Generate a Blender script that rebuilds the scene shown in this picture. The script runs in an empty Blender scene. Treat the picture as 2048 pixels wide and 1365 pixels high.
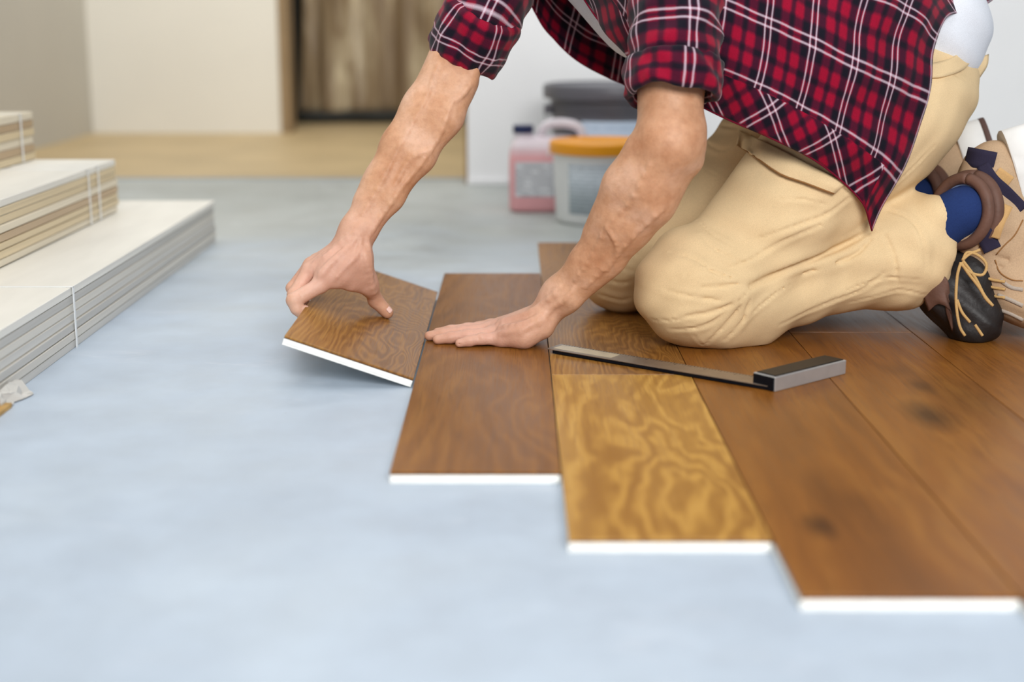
import bpy, bmesh, math, random
import numpy as np
from mathutils import Vector, Matrix

random.seed(7)
rng = np.random.default_rng(7)
C = bpy.context.scene.collection
scene = bpy.context.scene

# ------------------------------------------------------------------ camera
F_PX = 2844.0
CAM_H = 0.521
PITCH = math.atan(644.5 / F_PX)
YAW = math.atan(5.0 / F_PX)
cam_data = bpy.data.cameras.new('camera')
cam_data.sensor_width = 36.0
cam_data.lens = F_PX * 36.0 / 2048.0
cam_data.clip_start = 0.05
cam_data.dof.use_dof = True
cam_data.dof.focus_distance = 2.24
cam_data.dof.aperture_fstop = 1.9
cam = bpy.data.objects.new('camera', cam_data)
C.objects.link(cam)
cam.location = (0, 0, CAM_H)
cam.rotation_euler = (math.pi / 2 - PITCH, 0, YAW)
scene.camera = cam

# ------------------------------------------------------------------ world and lights
world = bpy.data.worlds.new('daylight')
scene.world = world
world.use_nodes = True
bgn = world.node_tree.nodes['Background']
bgn.inputs[0].default_value = (0.86, 0.93, 1.0, 1)
bgn.inputs[1].default_value = 0.20


def area(name, loc, aim, size, energy, col):
    d = bpy.data.lights.new(name, 'AREA')
    d.shape = 'RECTANGLE'
    d.size, d.size_y = size
    d.energy = energy
    d.color = col
    o = bpy.data.objects.new(name, d)
    C.objects.link(o)
    o.location = loc
    o.rotation_euler = (Vector(aim) - Vector(loc)).to_track_quat('-Z', 'Y').to_euler()
    return o


area('overhead_fill', (-0.5, 2.6, 3.0), (-0.3, 2.9, 0.0), (3.4, 3.2), 66, (1.0, 0.985, 0.965))  # added area light for soft top light; there is no roof window
area('window_light', (0.8, -1.5, 2.0), (0.3, 2.4, 0.2), (2.0, 1.4), 158, (1.0, 0.985, 0.965))
area('back_room_fill', (-0.6, 5.8, 2.6), (-0.8, 6.3, 0.0), (1.6, 1.0), 38, (1.0, 0.965, 0.90))  # unseen fill added to brighten the back room wall

scene.view_settings.view_transform = 'Standard'
scene.view_settings.look = 'None'
scene.view_settings.gamma = 1.0
scene.view_settings.use_curve_mapping = False
scene.view_settings.exposure = 0.0
scene.cycles.use_denoising = True


# ------------------------------------------------------------------ helpers
_cp, _sp = math.cos(PITCH), math.sin(PITCH)
_cy, _sy = math.cos(YAW), math.sin(YAW)
EYE = np.array([0, 0, CAM_H])


def ray(px, py):
    x = (px - 1024) / F_PX
    y = -(py - 682.5) / F_PX
    d = (x, _cp + y * _sp, -_sp + y * _cp)
    return np.array([_cy * d[0] - _sy * d[1], _sy * d[0] + _cy * d[1], d[2]])


def P(px, py, Y):
    """point of the photograph's line of sight at a real distance Y into the room"""
    d = ray(px, py)
    return EYE + d * (Y / d[1])


def PZ(px, py, z):
    d = ray(px, py)
    return EYE + d * ((z - CAM_H) / d[2])


def tag(o, label=None, cat=None, group=None, kind=None):
    if label:
        o['label'] = label
    if cat:
        o['category'] = cat
    if group:
        o['group'] = group
    if kind:
        o['kind'] = kind
    return o


def link(name, me, mat=None, parent=None):
    o = bpy.data.objects.new(name, me)
    C.objects.link(o)
    if mat is not None and len(me.materials) == 0:
        me.materials.append(mat)
    if parent is not None:
        o.parent = parent
        if parent.parent is None:
            o.matrix_parent_inverse = Matrix.Translation(parent.location).inverted() if parent.type == 'EMPTY' and False else Matrix()
    return o


def empty(name, loc=(0, 0, 0)):
    o = bpy.data.objects.new(name, None)
    C.objects.link(o)
    o.location = loc
    o.empty_display_size = 0.05
    return o


def from_bm(name, bm, mat=None, parent=None, smooth=False):
    me = bpy.data.meshes.new(name)
    bmesh.ops.recalc_face_normals(bm, faces=bm.faces)
    bm.to_mesh(me)
    bm.free()
    if smooth:
        for p in me.polygons:
            p.use_smooth = True
    return link(name, me, mat, parent)


def from_np(name, V, Fc, mat=None, parent=None, smooth=True):
    me = bpy.data.meshes.new(name)
    me.from_pydata([tuple(map(float, v)) for v in V], [], [tuple(map(int, f)) for f in Fc])
    me.update()
    if smooth:
        me.polygons.foreach_set('use_smooth', [True] * len(me.polygons))
    return link(name, me, mat, parent)


def bm_box(bm, lo, hi, bev=0.0, mtx=None, seg=2):
    b = bmesh.new()
    bmesh.ops.create_cube(b, size=1.0)
    for v in b.verts:
        v.co = Vector([lo[i] + (v.co[i] + 0.5) * (hi[i] - lo[i]) for i in range(3)])
    if bev > 0:
        bmesh.ops.bevel(b, geom=b.edges[:], offset=bev, segments=seg, affect='EDGES', profile=0.5)
    if mtx is not None:
        bmesh.ops.transform(b, matrix=mtx, verts=b.verts)
    me = bpy.data.meshes.new('tmp')
    b.to_mesh(me)
    b.free()
    bm.from_mesh(me)
    bpy.data.meshes.remove(me)
    return bm


def box(name, lo, hi, mat, parent=None, bev=0.0, mtx=None, smooth=False):
    bm = bmesh.new()
    bm_box(bm, lo, hi, bev, mtx)
    return from_bm(name, bm, mat, parent, smooth)


def lathe(name, prof, mat, parent=None, n=64, center=(0, 0, 0), cap=True):
    V, Fc = [], []
    for (r, z) in prof:
        for i in range(n):
            a = 2 * math.pi * i / n
            V.append((center[0] + r * math.cos(a), center[1] + r * math.sin(a), center[2] + z))
    for j in range(len(prof) - 1):
        for i in range(n):
            k = (i + 1) % n
            Fc.append((j * n + i, j * n + k, (j + 1) * n + k, (j + 1) * n + i))
    if cap:
        Fc.append(tuple(range(n))[::-1])
        Fc.append(tuple((len(prof) - 1) * n + i for i in range(n)))
    o = from_np(name, V, Fc, mat, parent, True)
    try:
        o.data.set_sharp_from_angle(angle=math.radians(38))
    except Exception:
        pass
    return o


def catmull(pts, n):
    """smooth polyline through pts, n samples"""
    pts = np.asarray(pts, float)
    m = len(pts)
    t = np.linspace(0, m - 1, n)
    i = np.clip(np.floor(t).astype(int), 0, m - 2)
    f = (t - i)[:, None]
    g = lambda k: pts[np.clip(k, 0, m - 1)]
    p0, p1, p2, p3 = g(i - 1), g(i), g(i + 1), g(i + 2)
    p0 = np.where((i - 1 < 0)[:, None], 2 * p1 - p2, p0)
    p3 = np.where((i + 2 > m - 1)[:, None], 2 * p2 - p1, p3)
    return 0.5 * ((2 * p1) + (-p0 + p2) * f + (2 * p0 - 5 * p1 + 4 * p2 - p3) * f ** 2 + (-p0 + 3 * p1 - 3 * p2 + p3) * f ** 3)


def tube(name, pts, r, mat, parent=None, n=10, closed=False, flat=None):
    """tube along a polyline; r a number or one per point"""
    pts = np.asarray(pts, float)
    m = len(pts)
    rr = np.full(m, r) if np.isscalar(r) else np.asarray(r, float)
    T = np.gradient(pts, axis=0)
    T /= np.linalg.norm(T, axis=1)[:, None] + 1e-12
    up = np.array([0.13, 0.31, 0.94])
    V = []
    for i in range(m):
        a = np.cross(T[i], up)
        a /= np.linalg.norm(a)
        b = np.cross(T[i], a)
        for k in range(n):
            th = 2 * math.pi * k / n
            V.append(pts[i] + rr[i] * (math.cos(th) * a + math.sin(th) * b * (flat or 1.0)))
    Fc = []
    for i in range(m - 1):
        for k in range(n):
            q = (k + 1) % n
            Fc.append((i * n + k, i * n + q, (i + 1) * n + q, (i + 1) * n + k))
    Fc.append(tuple(range(n))[::-1])
    Fc.append(tuple((m - 1) * n + k for k in range(n)))
    return from_np(name, V, Fc, mat, parent)


# ------------------------------------------------------------------ signed-distance modelling
class Model:
    """smooth union of tapered capsules, meshed with surface nets"""

    def __init__(self):
        self.body, self.limbs, self.cuts, self.disp, self.folds = [], [], [], None, []

    @staticmethod
    def prim(a, b, ra, rb=None, k=0.02, n=None, f=1.0):
        a = np.asarray(a, float)
        b = np.asarray(b, float)
        if n is not None:
            n = np.asarray(n, float)
            n = n / np.linalg.norm(n)
        return (a, b, ra, ra if rb is None else rb, k, n, f)

    def add(self, *a, **kw):
        self.body.append(self.prim(*a, **kw))

    def chain(self, pts, rs, k=0.02, n=None, f=1.0, dst=None):
        dst = self.body if dst is None else dst
        for i in range(len(pts) - 1):
            dst.append(self.prim(pts[i], pts[i + 1], rs[i], rs[i + 1], k, n, f))

    def limb(self, pts, rs, k=0.008, kin=0.006, n=None, f=1.0):
        L = []
        self.chain(pts, rs, kin, n, f, L)
        self.limbs.append((k, L))

    @staticmethod
    def d1(pr, X):
        a, b, ra, rb, k, n, f = pr
        ba = b - a
        L = float(ba @ ba)
        pa = X - a
        h = np.clip(pa @ ba / L, 0, 1) if L > 1e-12 else np.zeros(len(X))
        q = pa - h[:, None] * ba
        if n is not None:
            q = q + ((q @ n) * (f - 1.0))[:, None] * n
        return np.sqrt((q * q).sum(1)) - (ra + (rb - ra) * h)

    @staticmethod
    def smin(a, b, k):
        if k <= 0:
            return np.minimum(a, b)
        h = np.maximum(k - np.abs(a - b), 0) / k
        return np.minimum(a, b) - h * h * k * 0.25

    def ev(self, X):
        d = np.full(len(X), 9.0)
        for pr in self.body:
            d = self.smin(d, self.d1(pr, X), pr[4])
        if self.limbs:
            out = d
            for k, L in self.limbs:
                e = np.full(len(X), 9.0)
                for pr in L:
                    e = self.smin(e, self.d1(pr, X), pr[4])
                out = np.minimum(out, self.smin(d, e, k))
            d = out
        if self.disp is not None:
            d = d + self.disp(X)
        for pts, amp, w in self.folds:
            t = np.full(len(X), 9.0)
            A = np.zeros(len(X))
            for i in range(len(pts) - 1):
                a, ba = pts[i], pts[i + 1] - pts[i]
                L = float(ba @ ba) + 1e-12
                h = np.clip((X - a) @ ba / L, 0, 1)
                q = X - a - h[:, None] * ba
                e = np.sqrt((q * q).sum(1))
                m = e < t
                t = np.where(m, e, t)
                A = np.where(m, amp[i] + (amp[i + 1] - amp[i]) * h, A)
            d = d + A * (np.exp(-t / w) - 0.5 * np.exp(-(t / (3.2 * w)) ** 2))
        for pr in self.cuts:
            d = -self.smin(-d, self.d1(pr, X), pr[4])
        return d

    def cull(self, c, R):
        X = c[None]
        allp = self.body + [p for _, L in self.limbs for p in L]
        dist = {id(p): float(self.d1(p, X)[0]) for p in allp}
        m = min(dist.values())
        if m > R * 1.6 + 0.03:
            return None
        keep = lambda p: dist[id(p)] - R * max(1.0, p[6]) <= m + R * 1.6 + p[4] + 0.01
        M = Model()
        M.body = [p for p in self.body if keep(p)]
        M.limbs = [(k, [p for p in L if keep(p)]) for k, L in self.limbs]
        M.limbs = [(k, L) for k, L in M.limbs if L]
        M.cuts = [p for p in self.cuts if float(self.d1(p, X)[0]) < R * 1.1 + p[4] + 0.01]
        M.disp = self.disp
        M.folds = [f for f in self.folds if np.linalg.norm(f[0] - c, axis=1).min() < R + 8 * f[2] + 0.02]
        return M

    def bounds(self, pad=0.02):
        lo, hi = np.full(3, 1e9), np.full(3, -1e9)
        for p in self.body + [p for _, L in self.limbs for p in L]:
            for q, r in ((p[0], p[2]), (p[1], p[3])):
                lo = np.minimum(lo, q - r)
                hi = np.maximum(hi, q + r)
        return lo - pad, hi + pad

    def trace(self, px, py, start=1.2):
        d = ray(px, py)
        d = d / np.linalg.norm(d)
        t = start
        for _ in range(120):
            v = float(self.ev((EYE + d * t)[None])[0])
            if v < 0.0004:
                break
            t += v * 0.8
            if t > 4.5:
                return None
        return EYE + d * t

    def mesh(self, h, N=20):
        lo, hi = self.bounds()
        nb = np.ceil((hi - lo) / (h * N)).astype(int)
        D = (nb * N + 2).astype(np.int64)
        g = np.arange(N + 1)
        G = np.stack(np.meshgrid(g, g, g, indexing='ij'), -1).reshape(-1, 3)
        R = h * N * 0.5 * math.sqrt(3)
        cid, cpos, quads = [], [], []
        corners = np.array([[i, j, k] for i in (0, 1) for j in (0, 1) for k in (0, 1)])
        edges = [(a, b) for a in range(8) for b in range(a + 1, 8) if np.abs(corners[a] - corners[b]).sum() == 1]
        key = lambda I: (I[:, 0] * D[1] + I[:, 1]) * D[2] + I[:, 2]
        for bx in range(nb[0]):
            for by in range(nb[1]):
                for bz in range(nb[2]):
                    o = np.array([bx, by, bz]) * N
                    c = lo + (o + N / 2) * h
                    M = self.cull(c, R)
                    if M is None:
                        continue
                    if abs(float(M.ev(c[None])[0])) > R * 1.6 + 0.012:
                        continue
                    S = M.ev(lo + (o + G) * h).reshape(N + 1, N + 1, N + 1)
                    neg = S < 0
                    if neg.all() or not neg.any():
                        continue
                    cs = [S[i:i + N, j:j + N, k:k + N] for i, j, k in corners]
                    cn = [x < 0 for x in cs]
                    s = sum(x.astype(int) for x in cn)
                    act = (s > 0) & (s < 8)
                    I = np.argwhere(act)
                    vals = np.stack([x[act] for x in cs], 1)
                    acc = np.zeros((len(I), 3))
                    cnt = np.zeros(len(I))
                    for a, b in edges:
                        va, vb = vals[:, a], vals[:, b]
                        m = (va < 0) != (vb < 0)
                        t = np.where(m, va / np.where(m, va - vb, 1), 0)
                        p = corners[a] + t[:, None] * (corners[b] - corners[a])
                        acc += np.where(m[:, None], p, 0)
                        cnt += m
                    cid.append(key((I + o).astype(np.int64)))
                    cpos.append(lo + (I + o + acc / cnt[:, None]) * h)
                    for ax in range(3):
                        sl0 = [slice(0, N)] * 3
                        sl1 = [slice(0, N)] * 3
                        sl1[ax] = slice(1, N + 1)
                        n0, n1 = neg[tuple(sl0)], neg[tuple(sl1)]
                        E = np.argwhere(n0 != n1)
                        if len(E) == 0:
                            continue
                        fl = n0[n0 != n1]
                        E = (E + o).astype(np.int64)
                        u, v = (ax + 1) % 3, (ax + 2) % 3
                        eu, ev_ = np.zeros(3, np.int64), np.zeros(3, np.int64)
                        eu[u] = 1
                        ev_[v] = 1
                        q = np.stack([key(E), key(E - eu), key(E - eu - ev_), key(E - ev_)], 1)
                        q[~fl] = q[~fl][:, ::-1]
                        quads.append(q)
        cid = np.concatenate(cid)
        cpos = np.concatenate(cpos)
        quads = np.concatenate(quads)
        o = np.argsort(cid)
        cid, cpos = cid[o], cpos[o]
        ix = np.clip(np.searchsorted(cid, quads), 0, len(cid) - 1)
        ok = (cid[ix] == quads).all(1)
        return cpos, ix[ok]


def mesh_obj(name, V, Q, mat, parent=None):
    me = bpy.data.meshes.new(name)
    me.vertices.add(len(V))
    me.vertices.foreach_set('co', V.astype(np.float32).ravel())
    me.loops.add(len(Q) * 4)
    me.loops.foreach_set('vertex_index', Q.astype(np.int32).ravel())
    me.polygons.add(len(Q))
    me.polygons.foreach_set('loop_start', np.arange(0, len(Q) * 4, 4, dtype=np.int32))
    me.polygons.foreach_set('loop_total', np.full(len(Q), 4, dtype=np.int32))
    me.polygons.foreach_set('use_smooth', np.ones(len(Q), dtype=bool))
    me.update(calc_edges=True)
    me.validate()
    return link(name, me, mat, parent)


# ------------------------------------------------------------------ materials
class NT:
    def __init__(self, name, rough=0.5, spec=0.5, base=(0.8, 0.8, 0.8), metallic=0.0):
        self.m = bpy.data.materials.new(name)
        self.m.use_nodes = True
        self.t = self.m.node_tree
        self.b = self.t.nodes['Principled BSDF']
        self.b.inputs['Roughness'].default_value = rough
        self.b.inputs['Specular IOR Level'].default_value = spec
        self.b.inputs['Base Color'].default_value = (*base, 1)
        self.b.inputs['Metallic'].default_value = metallic
        self.m.diffuse_color = (*base, 1)

    def n(self, typ, **kw):
        nd = self.t.nodes.new(typ)
        for k, v in kw.items():
            if k.startswith('_'):
                setattr(nd, k[1:], v)
            else:
                self.set(nd, k, v)
        return nd

    def set(self, nd, k, v):
        s = nd.inputs[int(k[1:])] if k[0] == 'i' and k[1:].isdigit() else nd.inputs[k.replace('_', ' ')]
        if hasattr(v, 'links') or isinstance(v, bpy.types.NodeSocket):
            self.t.links.new(v, s)
        else:
            s.default_value = v

    def math(self, op, a, b=0.0, c=0.0):
        nd = self.t.nodes.new('ShaderNodeMath')
        nd.operation = op
        for i, v in enumerate((a, b, c)):
            self.set(nd, 'i%d' % i, v)
        return nd.outputs[0]

    def mix(self, fac, a, b, blend='MIX'):
        nd = self.t.nodes.new('ShaderNodeMix')
        nd.data_type = 'RGBA'
        nd.blend_type = blend
        nd.clamp_factor = True
        self.set(nd, 'i0', fac)
        self.set(nd, 'i6', a if isinstance(a, bpy.types.NodeSocket) else (*a, 1))
        self.set(nd, 'i7', b if isinstance(b, bpy.types.NodeSocket) else (*b, 1))
        return nd.outputs[2]

    def ramp(self, fac, stops):
        nd = self.t.nodes.new('ShaderNodeValToRGB')
        el = nd.color_ramp.elements
        while len(el) < len(stops):
            el.new(0.5)
        for e, (p, c) in zip(el, stops):
            e.position = p
            e.color = (*c, 1) if len(c) == 3 else c
        self.set(nd, 'i0', fac)
        return nd.outputs[0]

    def noise(self, vec, scale=5.0, detail=3.0, rough=0.5, dist=0.0):
        nd = self.t.nodes.new('ShaderNodeTexNoise')
        self.set(nd, 'Vector', vec)
        nd.inputs['Scale'].default_value = scale
        nd.inputs['Detail'].default_value = detail
        nd.inputs['Roughness'].default_value = rough
        nd.inputs['Distortion'].default_value = dist
        return nd.outputs[0]

    def coord(self, which='Object'):
        return self.n('ShaderNodeTexCoord').outputs[which]

    def mapping(self, vec, loc=(0, 0, 0), rot=(0, 0, 0), scale=(1, 1, 1)):
        nd = self.t.nodes.new('ShaderNodeMapping')
        self.set(nd, 'i0', vec)
        nd.inputs[1].default_value = loc
        nd.inputs[2].default_value = rot
        nd.inputs[3].default_value = scale
        return nd.outputs[0]

    def bump(self, h, strength=0.3, dist=0.002):
        nd = self.t.nodes.new('ShaderNodeBump')
        nd.inputs['Strength'].default_value = strength
        nd.inputs['Distance'].default_value = dist
        self.set(nd, 'Height', h)
        self.t.links.new(nd.outputs[0], self.b.inputs['Normal'])
        return nd.outputs[0]

    def col(self, s):
        self.set(self.b, 'Base Color', s if isinstance(s, bpy.types.NodeSocket) else (*s, 1))

    def rough(self, s):
        self.set(self.b, 'Roughness', s)


def srgb(r, g, b):
    f = lambda c: (c / 255 / 12.92) if c / 255 <= 0.04045 else ((c / 255 + 0.055) / 1.055) ** 2.4
    return (f(r), f(g), f(b))


def m_plain(name, col, rough=0.5, spec=0.5, var=0.06, scale=8.0, bump=0.0, bscale=200.0, metallic=0.0):
    t = NT(name, rough, spec, col, metallic)
    v = t.coord()
    nz = t.noise(v, scale, 3.0)
    a = tuple(max(0, c * (1 - var)) for c in col)
    b = tuple(min(1, c * (1 + var)) for c in col)
    t.col(t.ramp(nz, [(0.3, a), (0.7, b)]))
    if bump > 0:
        t.bump(t.noise(v, bscale, 3.0), bump, 0.002)
    return t.m


def m_concrete():
    t = NT('pale_concrete', 0.55, 0.35)
    v = t.coord()
    a = t.noise(v, 1.6, 5.0, 0.6, 0.4)
    b = t.noise(v, 9.0, 6.0, 0.65)
    c1 = t.ramp(a, [(0.3, srgb(170, 183, 198)), (0.52, srgb(180, 193, 207)), (0.75, srgb(190, 202, 213))])
    c2 = t.ramp(b, [(0.35, (0.93, 0.93, 0.93)), (0.65, (1.04, 1.04, 1.04))])
    c = t.mix(1.0, c1, c2, 'MULTIPLY')
    # greyer towards the partition wall
    sep = t.n('ShaderNodeSeparateXYZ', Vector=v)
    wob = t.math('MULTIPLY_ADD', t.noise(v, 2.2, 4.0, 0.6), 1.5, -0.75)
    yy = t.math('ADD', sep.outputs[1], wob)
    far = t.n('ShaderNodeMapRange', i0=yy, i1=2.5, i2=3.7).outputs[0]
    grey = t.mix(1.0, c2, t.ramp(a, [(0.3, srgb(164, 169, 166)), (0.7, srgb(188, 193, 191))]), 'MULTIPLY')
    c = t.mix(far, c, grey)
    # pale plaster smears
    sm = t.noise(t.mapping(v, (0, 0, 0), (0, 0, 0.55), (2.4, 6.5, 1)), 1.7, 6.0, 0.68, 1.2)
    sf = t.ramp(sm, [(0.56, (0, 0, 0)), (0.72, (0.5, 0.5, 0.5))])
    sf = t.math('MULTIPLY', sf, t.ramp(t.noise(v, 2.6, 4.0, 0.6), [(0.45, (0.1, 0.1, 0.1)), (0.62, (1, 1, 1))]))
    c = t.mix(sf, c, srgb(212, 216, 224))
    # tiny dark specks
    sp = t.n('ShaderNodeTexVoronoi', Vector=v, Scale=26.0)
    s2 = t.ramp(sp.outputs[0], [(0.02, (0.5, 0.5, 0.5)), (0.05, (0, 0, 0))])
    c = t.mix(t.math('MULTIPLY', s2, t.math('GREATER_THAN', b, 0.56)), c, srgb(140, 146, 152))
    t.col(c)
    t.rough(t.ramp(b, [(0.3, (0.42,) * 3), (0.7, (0.62,) * 3)]))
    t.bump(t.noise(v, 60.0, 5.0), 0.12, 0.002)
    return t.m


def m_wood(name, dark, mid, light, fig=1.0, ring=58.0, seed=0.0, fibre=0.35, contrast=0.55, rough=0.36, knots=(), wsc=(7.0, 2.2, 1), cx=0.1):
    """oiled oak: long wavy growth rings with cathedral arches plus fine open pores"""
    t = NT(name, rough, 0.26)
    v = t.coord()
    v0 = t.mapping(v, (seed * 1.37, seed * 2.11, seed * 0.7))
    sep = t.n('ShaderNodeSeparateXYZ', Vector=v)
    warp = t.noise(t.mapping(v0, scale=wsc), 1.0, 3.0, 0.5, 0.35)
    warp2 = t.noise(t.mapping(v0, scale=(22.0, 5.0, 1)), 1.0, 2.0)
    x = t.math('ADD', sep.outputs[0], t.math('MULTIPLY_ADD', warp, 0.12 * fig, -0.06 * fig))
    xc = t.math('ADD', x, cx)
    arch = t.math('MULTIPLY', t.math('MULTIPLY', xc, xc), 9.0)
    yy = t.math('MULTIPLY', sep.outputs[1], 0.16)
    f = t.math('ADD', t.math('ADD', arch, yy), t.math('MULTIPLY', warp, 0.42 * fig))
    f = t.math('ADD', f, t.math('MULTIPLY', warp2, 0.05))
    s = t.math('SINE', t.math('MULTIPLY', f, ring * 2))
    s = t.math('MULTIPLY_ADD', s, 0.5, 0.5)
    s = t.math('POWER', s, 1.6)
    tone = t.noise(t.mapping(v0, scale=(9.0, 1.3, 1)), 1.0, 3.0, 0.55)
    pores = t.noise(t.mapping(v0, scale=(420.0, 14.0, 1)), 1.0, 2.0, 0.6)
    streak = t.noise(t.mapping(v0, scale=(75.0, 2.5, 1)), 1.0, 3.0, 0.6)
    g = t.math('MULTIPLY_ADD', s, contrast, t.math('MULTIPLY_ADD', tone, 0.7, -0.35 - contrast * 0.5 + 0.5))
    g = t.math('ADD', g, t.math('MULTIPLY_ADD', streak, fibre, -fibre * 0.5))
    c = t.ramp(g, [(0.12, dark), (0.5, mid), (0.88, light)])
    pf = t.ramp(pores, [(0.36, (0.42,) * 3), (0.5, (0, 0, 0))])
    c = t.mix(pf, c, dark)
    for kx, ky, kr, ks in knots:
        kn = t.n('ShaderNodeVectorMath', _operation='LENGTH', i0=t.mapping(v, (-kx + 0.0, -ky * 0.45, 0), scale=(1, 0.45, 0))).outputs['Value']
        kd = t.math('ADD', kn, t.math('MULTIPLY_ADD', streak, 0.03, -0.015))
        kf = t.n('ShaderNodeMapRange', i0=kd, i1=kr, i2=kr * 0.15, i3=0.0, i4=ks).outputs[0]
        c = t.mix(kf, c, tuple(x * 0.35 for x in dark))
    t.col(c)
    t.rough(t.math('MULTIPLY_ADD', pores, 0.22, rough - 0.11))
    t.bump(t.math('ADD', pores, t.math('MULTIPLY', streak, 0.6)), 0.16, 0.0012)
    return t.m


def m_plaid():
    t = NT('red_navy_plaid_flannel', 0.85, 0.15)
    uv = t.coord('UV')
    v = t.coord()
    wob = t.n('ShaderNodeTexNoise', Vector=v, Scale=16.0)
    off = t.n('ShaderNodeVectorMath', _operation='MULTIPLY_ADD', i0=wob.outputs[1], i1=(0.006, 0.006, 0), i2=uv).outputs[0]
    sep = t.n('ShaderNodeSeparateXYZ', Vector=off)
    per = 0.088

    def axis(s, scale):
        p = t.math('FRACT', t.math('DIVIDE', s, per * scale))

        def band(c, w, soft=0.012):
            d = t.math('ABSOLUTE', t.math('SUBTRACT', t.math('FRACT', t.math('ADD', t.math('SUBTRACT', p, c), 0.5)), 0.5))
            return t.n('ShaderNodeMapRange', i0=d, i1=w + soft, i2=w - soft).outputs[0]
        dk = t.math('MAXIMUM', t.math('MULTIPLY', band(0.0, 0.030, 0.02), 0.9), t.math('MAXIMUM', t.math('MAXIMUM', band(0.172, 0.082, 0.03), band(-0.172, 0.082, 0.03)), t.math('MULTIPLY', band(0.5, 0.052, 0.028), 0.92)))
        wh = t.math('MAXIMUM', band(0.062, 0.014, 0.010), band(-0.062, 0.014, 0.010))
        return dk, wh
    du, wu = axis(sep.outputs[0], 1.0)
    dv, wv = axis(sep.outputs[1], 1.12)
    red, navy = srgb(146, 3, 42), srgb(9, 11, 25)
    s = t.math('ADD', t.math('MULTIPLY', du, 0.52), t.math('MULTIPLY', dv, 0.46))
    c = t.ramp(s, [(0.0, red), (0.5, srgb(62, 9, 36)), (1.0, navy)])
    w = t.math('MINIMUM', t.math('ADD', t.math('MULTIPLY', wu, 0.62), t.math('MULTIPLY', wv, 0.62)), 0.92)
    c = t.mix(w, c, srgb(214, 196, 210))
    fuzz = t.noise(v, 900.0, 2.0)
    c = t.mix(1.0, c, t.ramp(fuzz, [(0.3, (0.82,) * 3), (0.7, (1.12,) * 3)]), 'MULTIPLY')
    t.col(c)
    t.b.inputs['Sheen Weight'].default_value = 0.12
    t.b.inputs['Sheen Roughness'].default_value = 0.5
    t.bump(fuzz, 0.25, 0.0008)
    return t.m


def m_cloth(name, col, var=0.1, rough=0.9, weave=900.0):
    t = NT(name, rough, 0.2)
    v = t.coord()
    big = t.noise(v, 7.0, 4.0, 0.6)
    fine = t.noise(v, weave, 2.0)
    c = t.ramp(big, [(0.25, tuple(x * (1 - var) for x in col)), (0.75, tuple(min(1, x * (1 + var)) for x in col))])
    c = t.mix(1.0, c, t.ramp(fine, [(0.3, (0.9,) * 3), (0.7, (1.06,) * 3)]), 'MULTIPLY')
    t.col(c)
    t.bump(t.math('ADD', fine, t.math('MULTIPLY', t.noise(v, 45.0, 4.0), 1.5)), 0.22, 0.0012)
    return t.m


def m_skin():
    t = NT('skin', 0.5, 0.4)
    v = t.coord()
    a = t.noise(v, 14.0, 4.0, 0.55)
    b = t.noise(v, 90.0, 3.0, 0.6)
    c = t.ramp(a, [(0.28, srgb(184, 130, 94)), (0.5, srgb(206, 158, 124)), (0.74, srgb(222, 182, 156))])
    c = t.mix(1.0, c, t.ramp(b, [(0.3, (0.90, 0.86, 0.84)), (0.6, (1.03, 1.02, 1.02))]), 'MULTIPLY')
    # the hands are rosier than the forearms
    at = t.n('ShaderNodeAttribute', _attribute_name='hand')
    c = t.mix(t.math('MULTIPLY', at.outputs['Fac'], 0.6), c, srgb(216, 170, 156))
    t.col(c)
    t.b.inputs['Subsurface Weight'].default_value = 0.12
    t.b.inputs['Subsurface Radius'].default_value = (0.012, 0.004, 0.002)
    t.b.inputs['Subsurface Scale'].default_value = 0.6
    t.bump(t.math('ADD', t.noise(v, 260.0, 4.0, 0.65), t.math('MULTIPLY', b, 0.8)), 0.35, 0.0014)
    return t.m


M = {}
M['concrete'] = m_concrete()
M['osb'] = m_plain('beige_subfloor', srgb(190, 168, 128), 0.5, 0.4, 0.10, 3.0, 0.1, 40)
M['wall_white'] = m_plain('white_plaster', srgb(246, 247, 249), 0.8, 0.2, 0.03, 2.0, 0.1, 60)
M['wall_cream'] = m_plain('cream_plaster', srgb(230, 228, 220), 0.8, 0.2, 0.04, 1.2, 0.1, 60)
M['wall_grey'] = m_plain('grey_plaster', srgb(192, 189, 180), 0.8, 0.2, 0.04, 1.2, 0.1, 60)
M['dark'] = m_plain('dark_frame', srgb(44, 46, 44), 0.6, 0.3)
M['threshold'] = m_plain('grey_threshold_strip', srgb(150, 158, 164), 0.5, 0.4)
BR_D, BR_M, BR_L = srgb(94, 56, 22), srgb(132, 84, 32), srgb(156, 106, 44)
M['oak_brown'] = m_wood('oiled_brown_oak', BR_D, BR_M, BR_L, 0.9, 60, 1.0, 0.35, 0.16)
M['oak_brown2'] = m_wood('oiled_brown_oak_plain', BR_D, srgb(132, 82, 30), BR_L, 0.5, 40, 4.0, 0.36, 0.12)
M['oak_brown3'] = m_wood('oiled_brown_oak_knotty', BR_D, srgb(136, 85, 32), BR_L, 0.7, 36, 9.0, 0.34, 0.14)
M['oak_rings'] = m_wood('oiled_brown_oak_ringed', BR_D, srgb(148, 102, 46), srgb(174, 128, 64), 1.0, 190, 6.3, 0.3, 0.22, cx=0.06)
M['oak_honey'] = m_wood('honey_oak_strong_figure', srgb(138, 92, 36), srgb(184, 138, 64), srgb(202, 158, 82), 1.2, 52, 5.2, 0.24, 0.33, wsc=(9.5, 3.0, 1))
M['core'] = m_plain('pale_birch_core', srgb(250, 249, 244), 0.7, 0.25, 0.05, 30.0)
M['dark_edge'] = m_plain('dark_veneer_edge', srgb(74, 44, 34), 0.6, 0.3)
M['skin'] = m_skin()
M['plaid'] = m_plaid()
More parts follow.
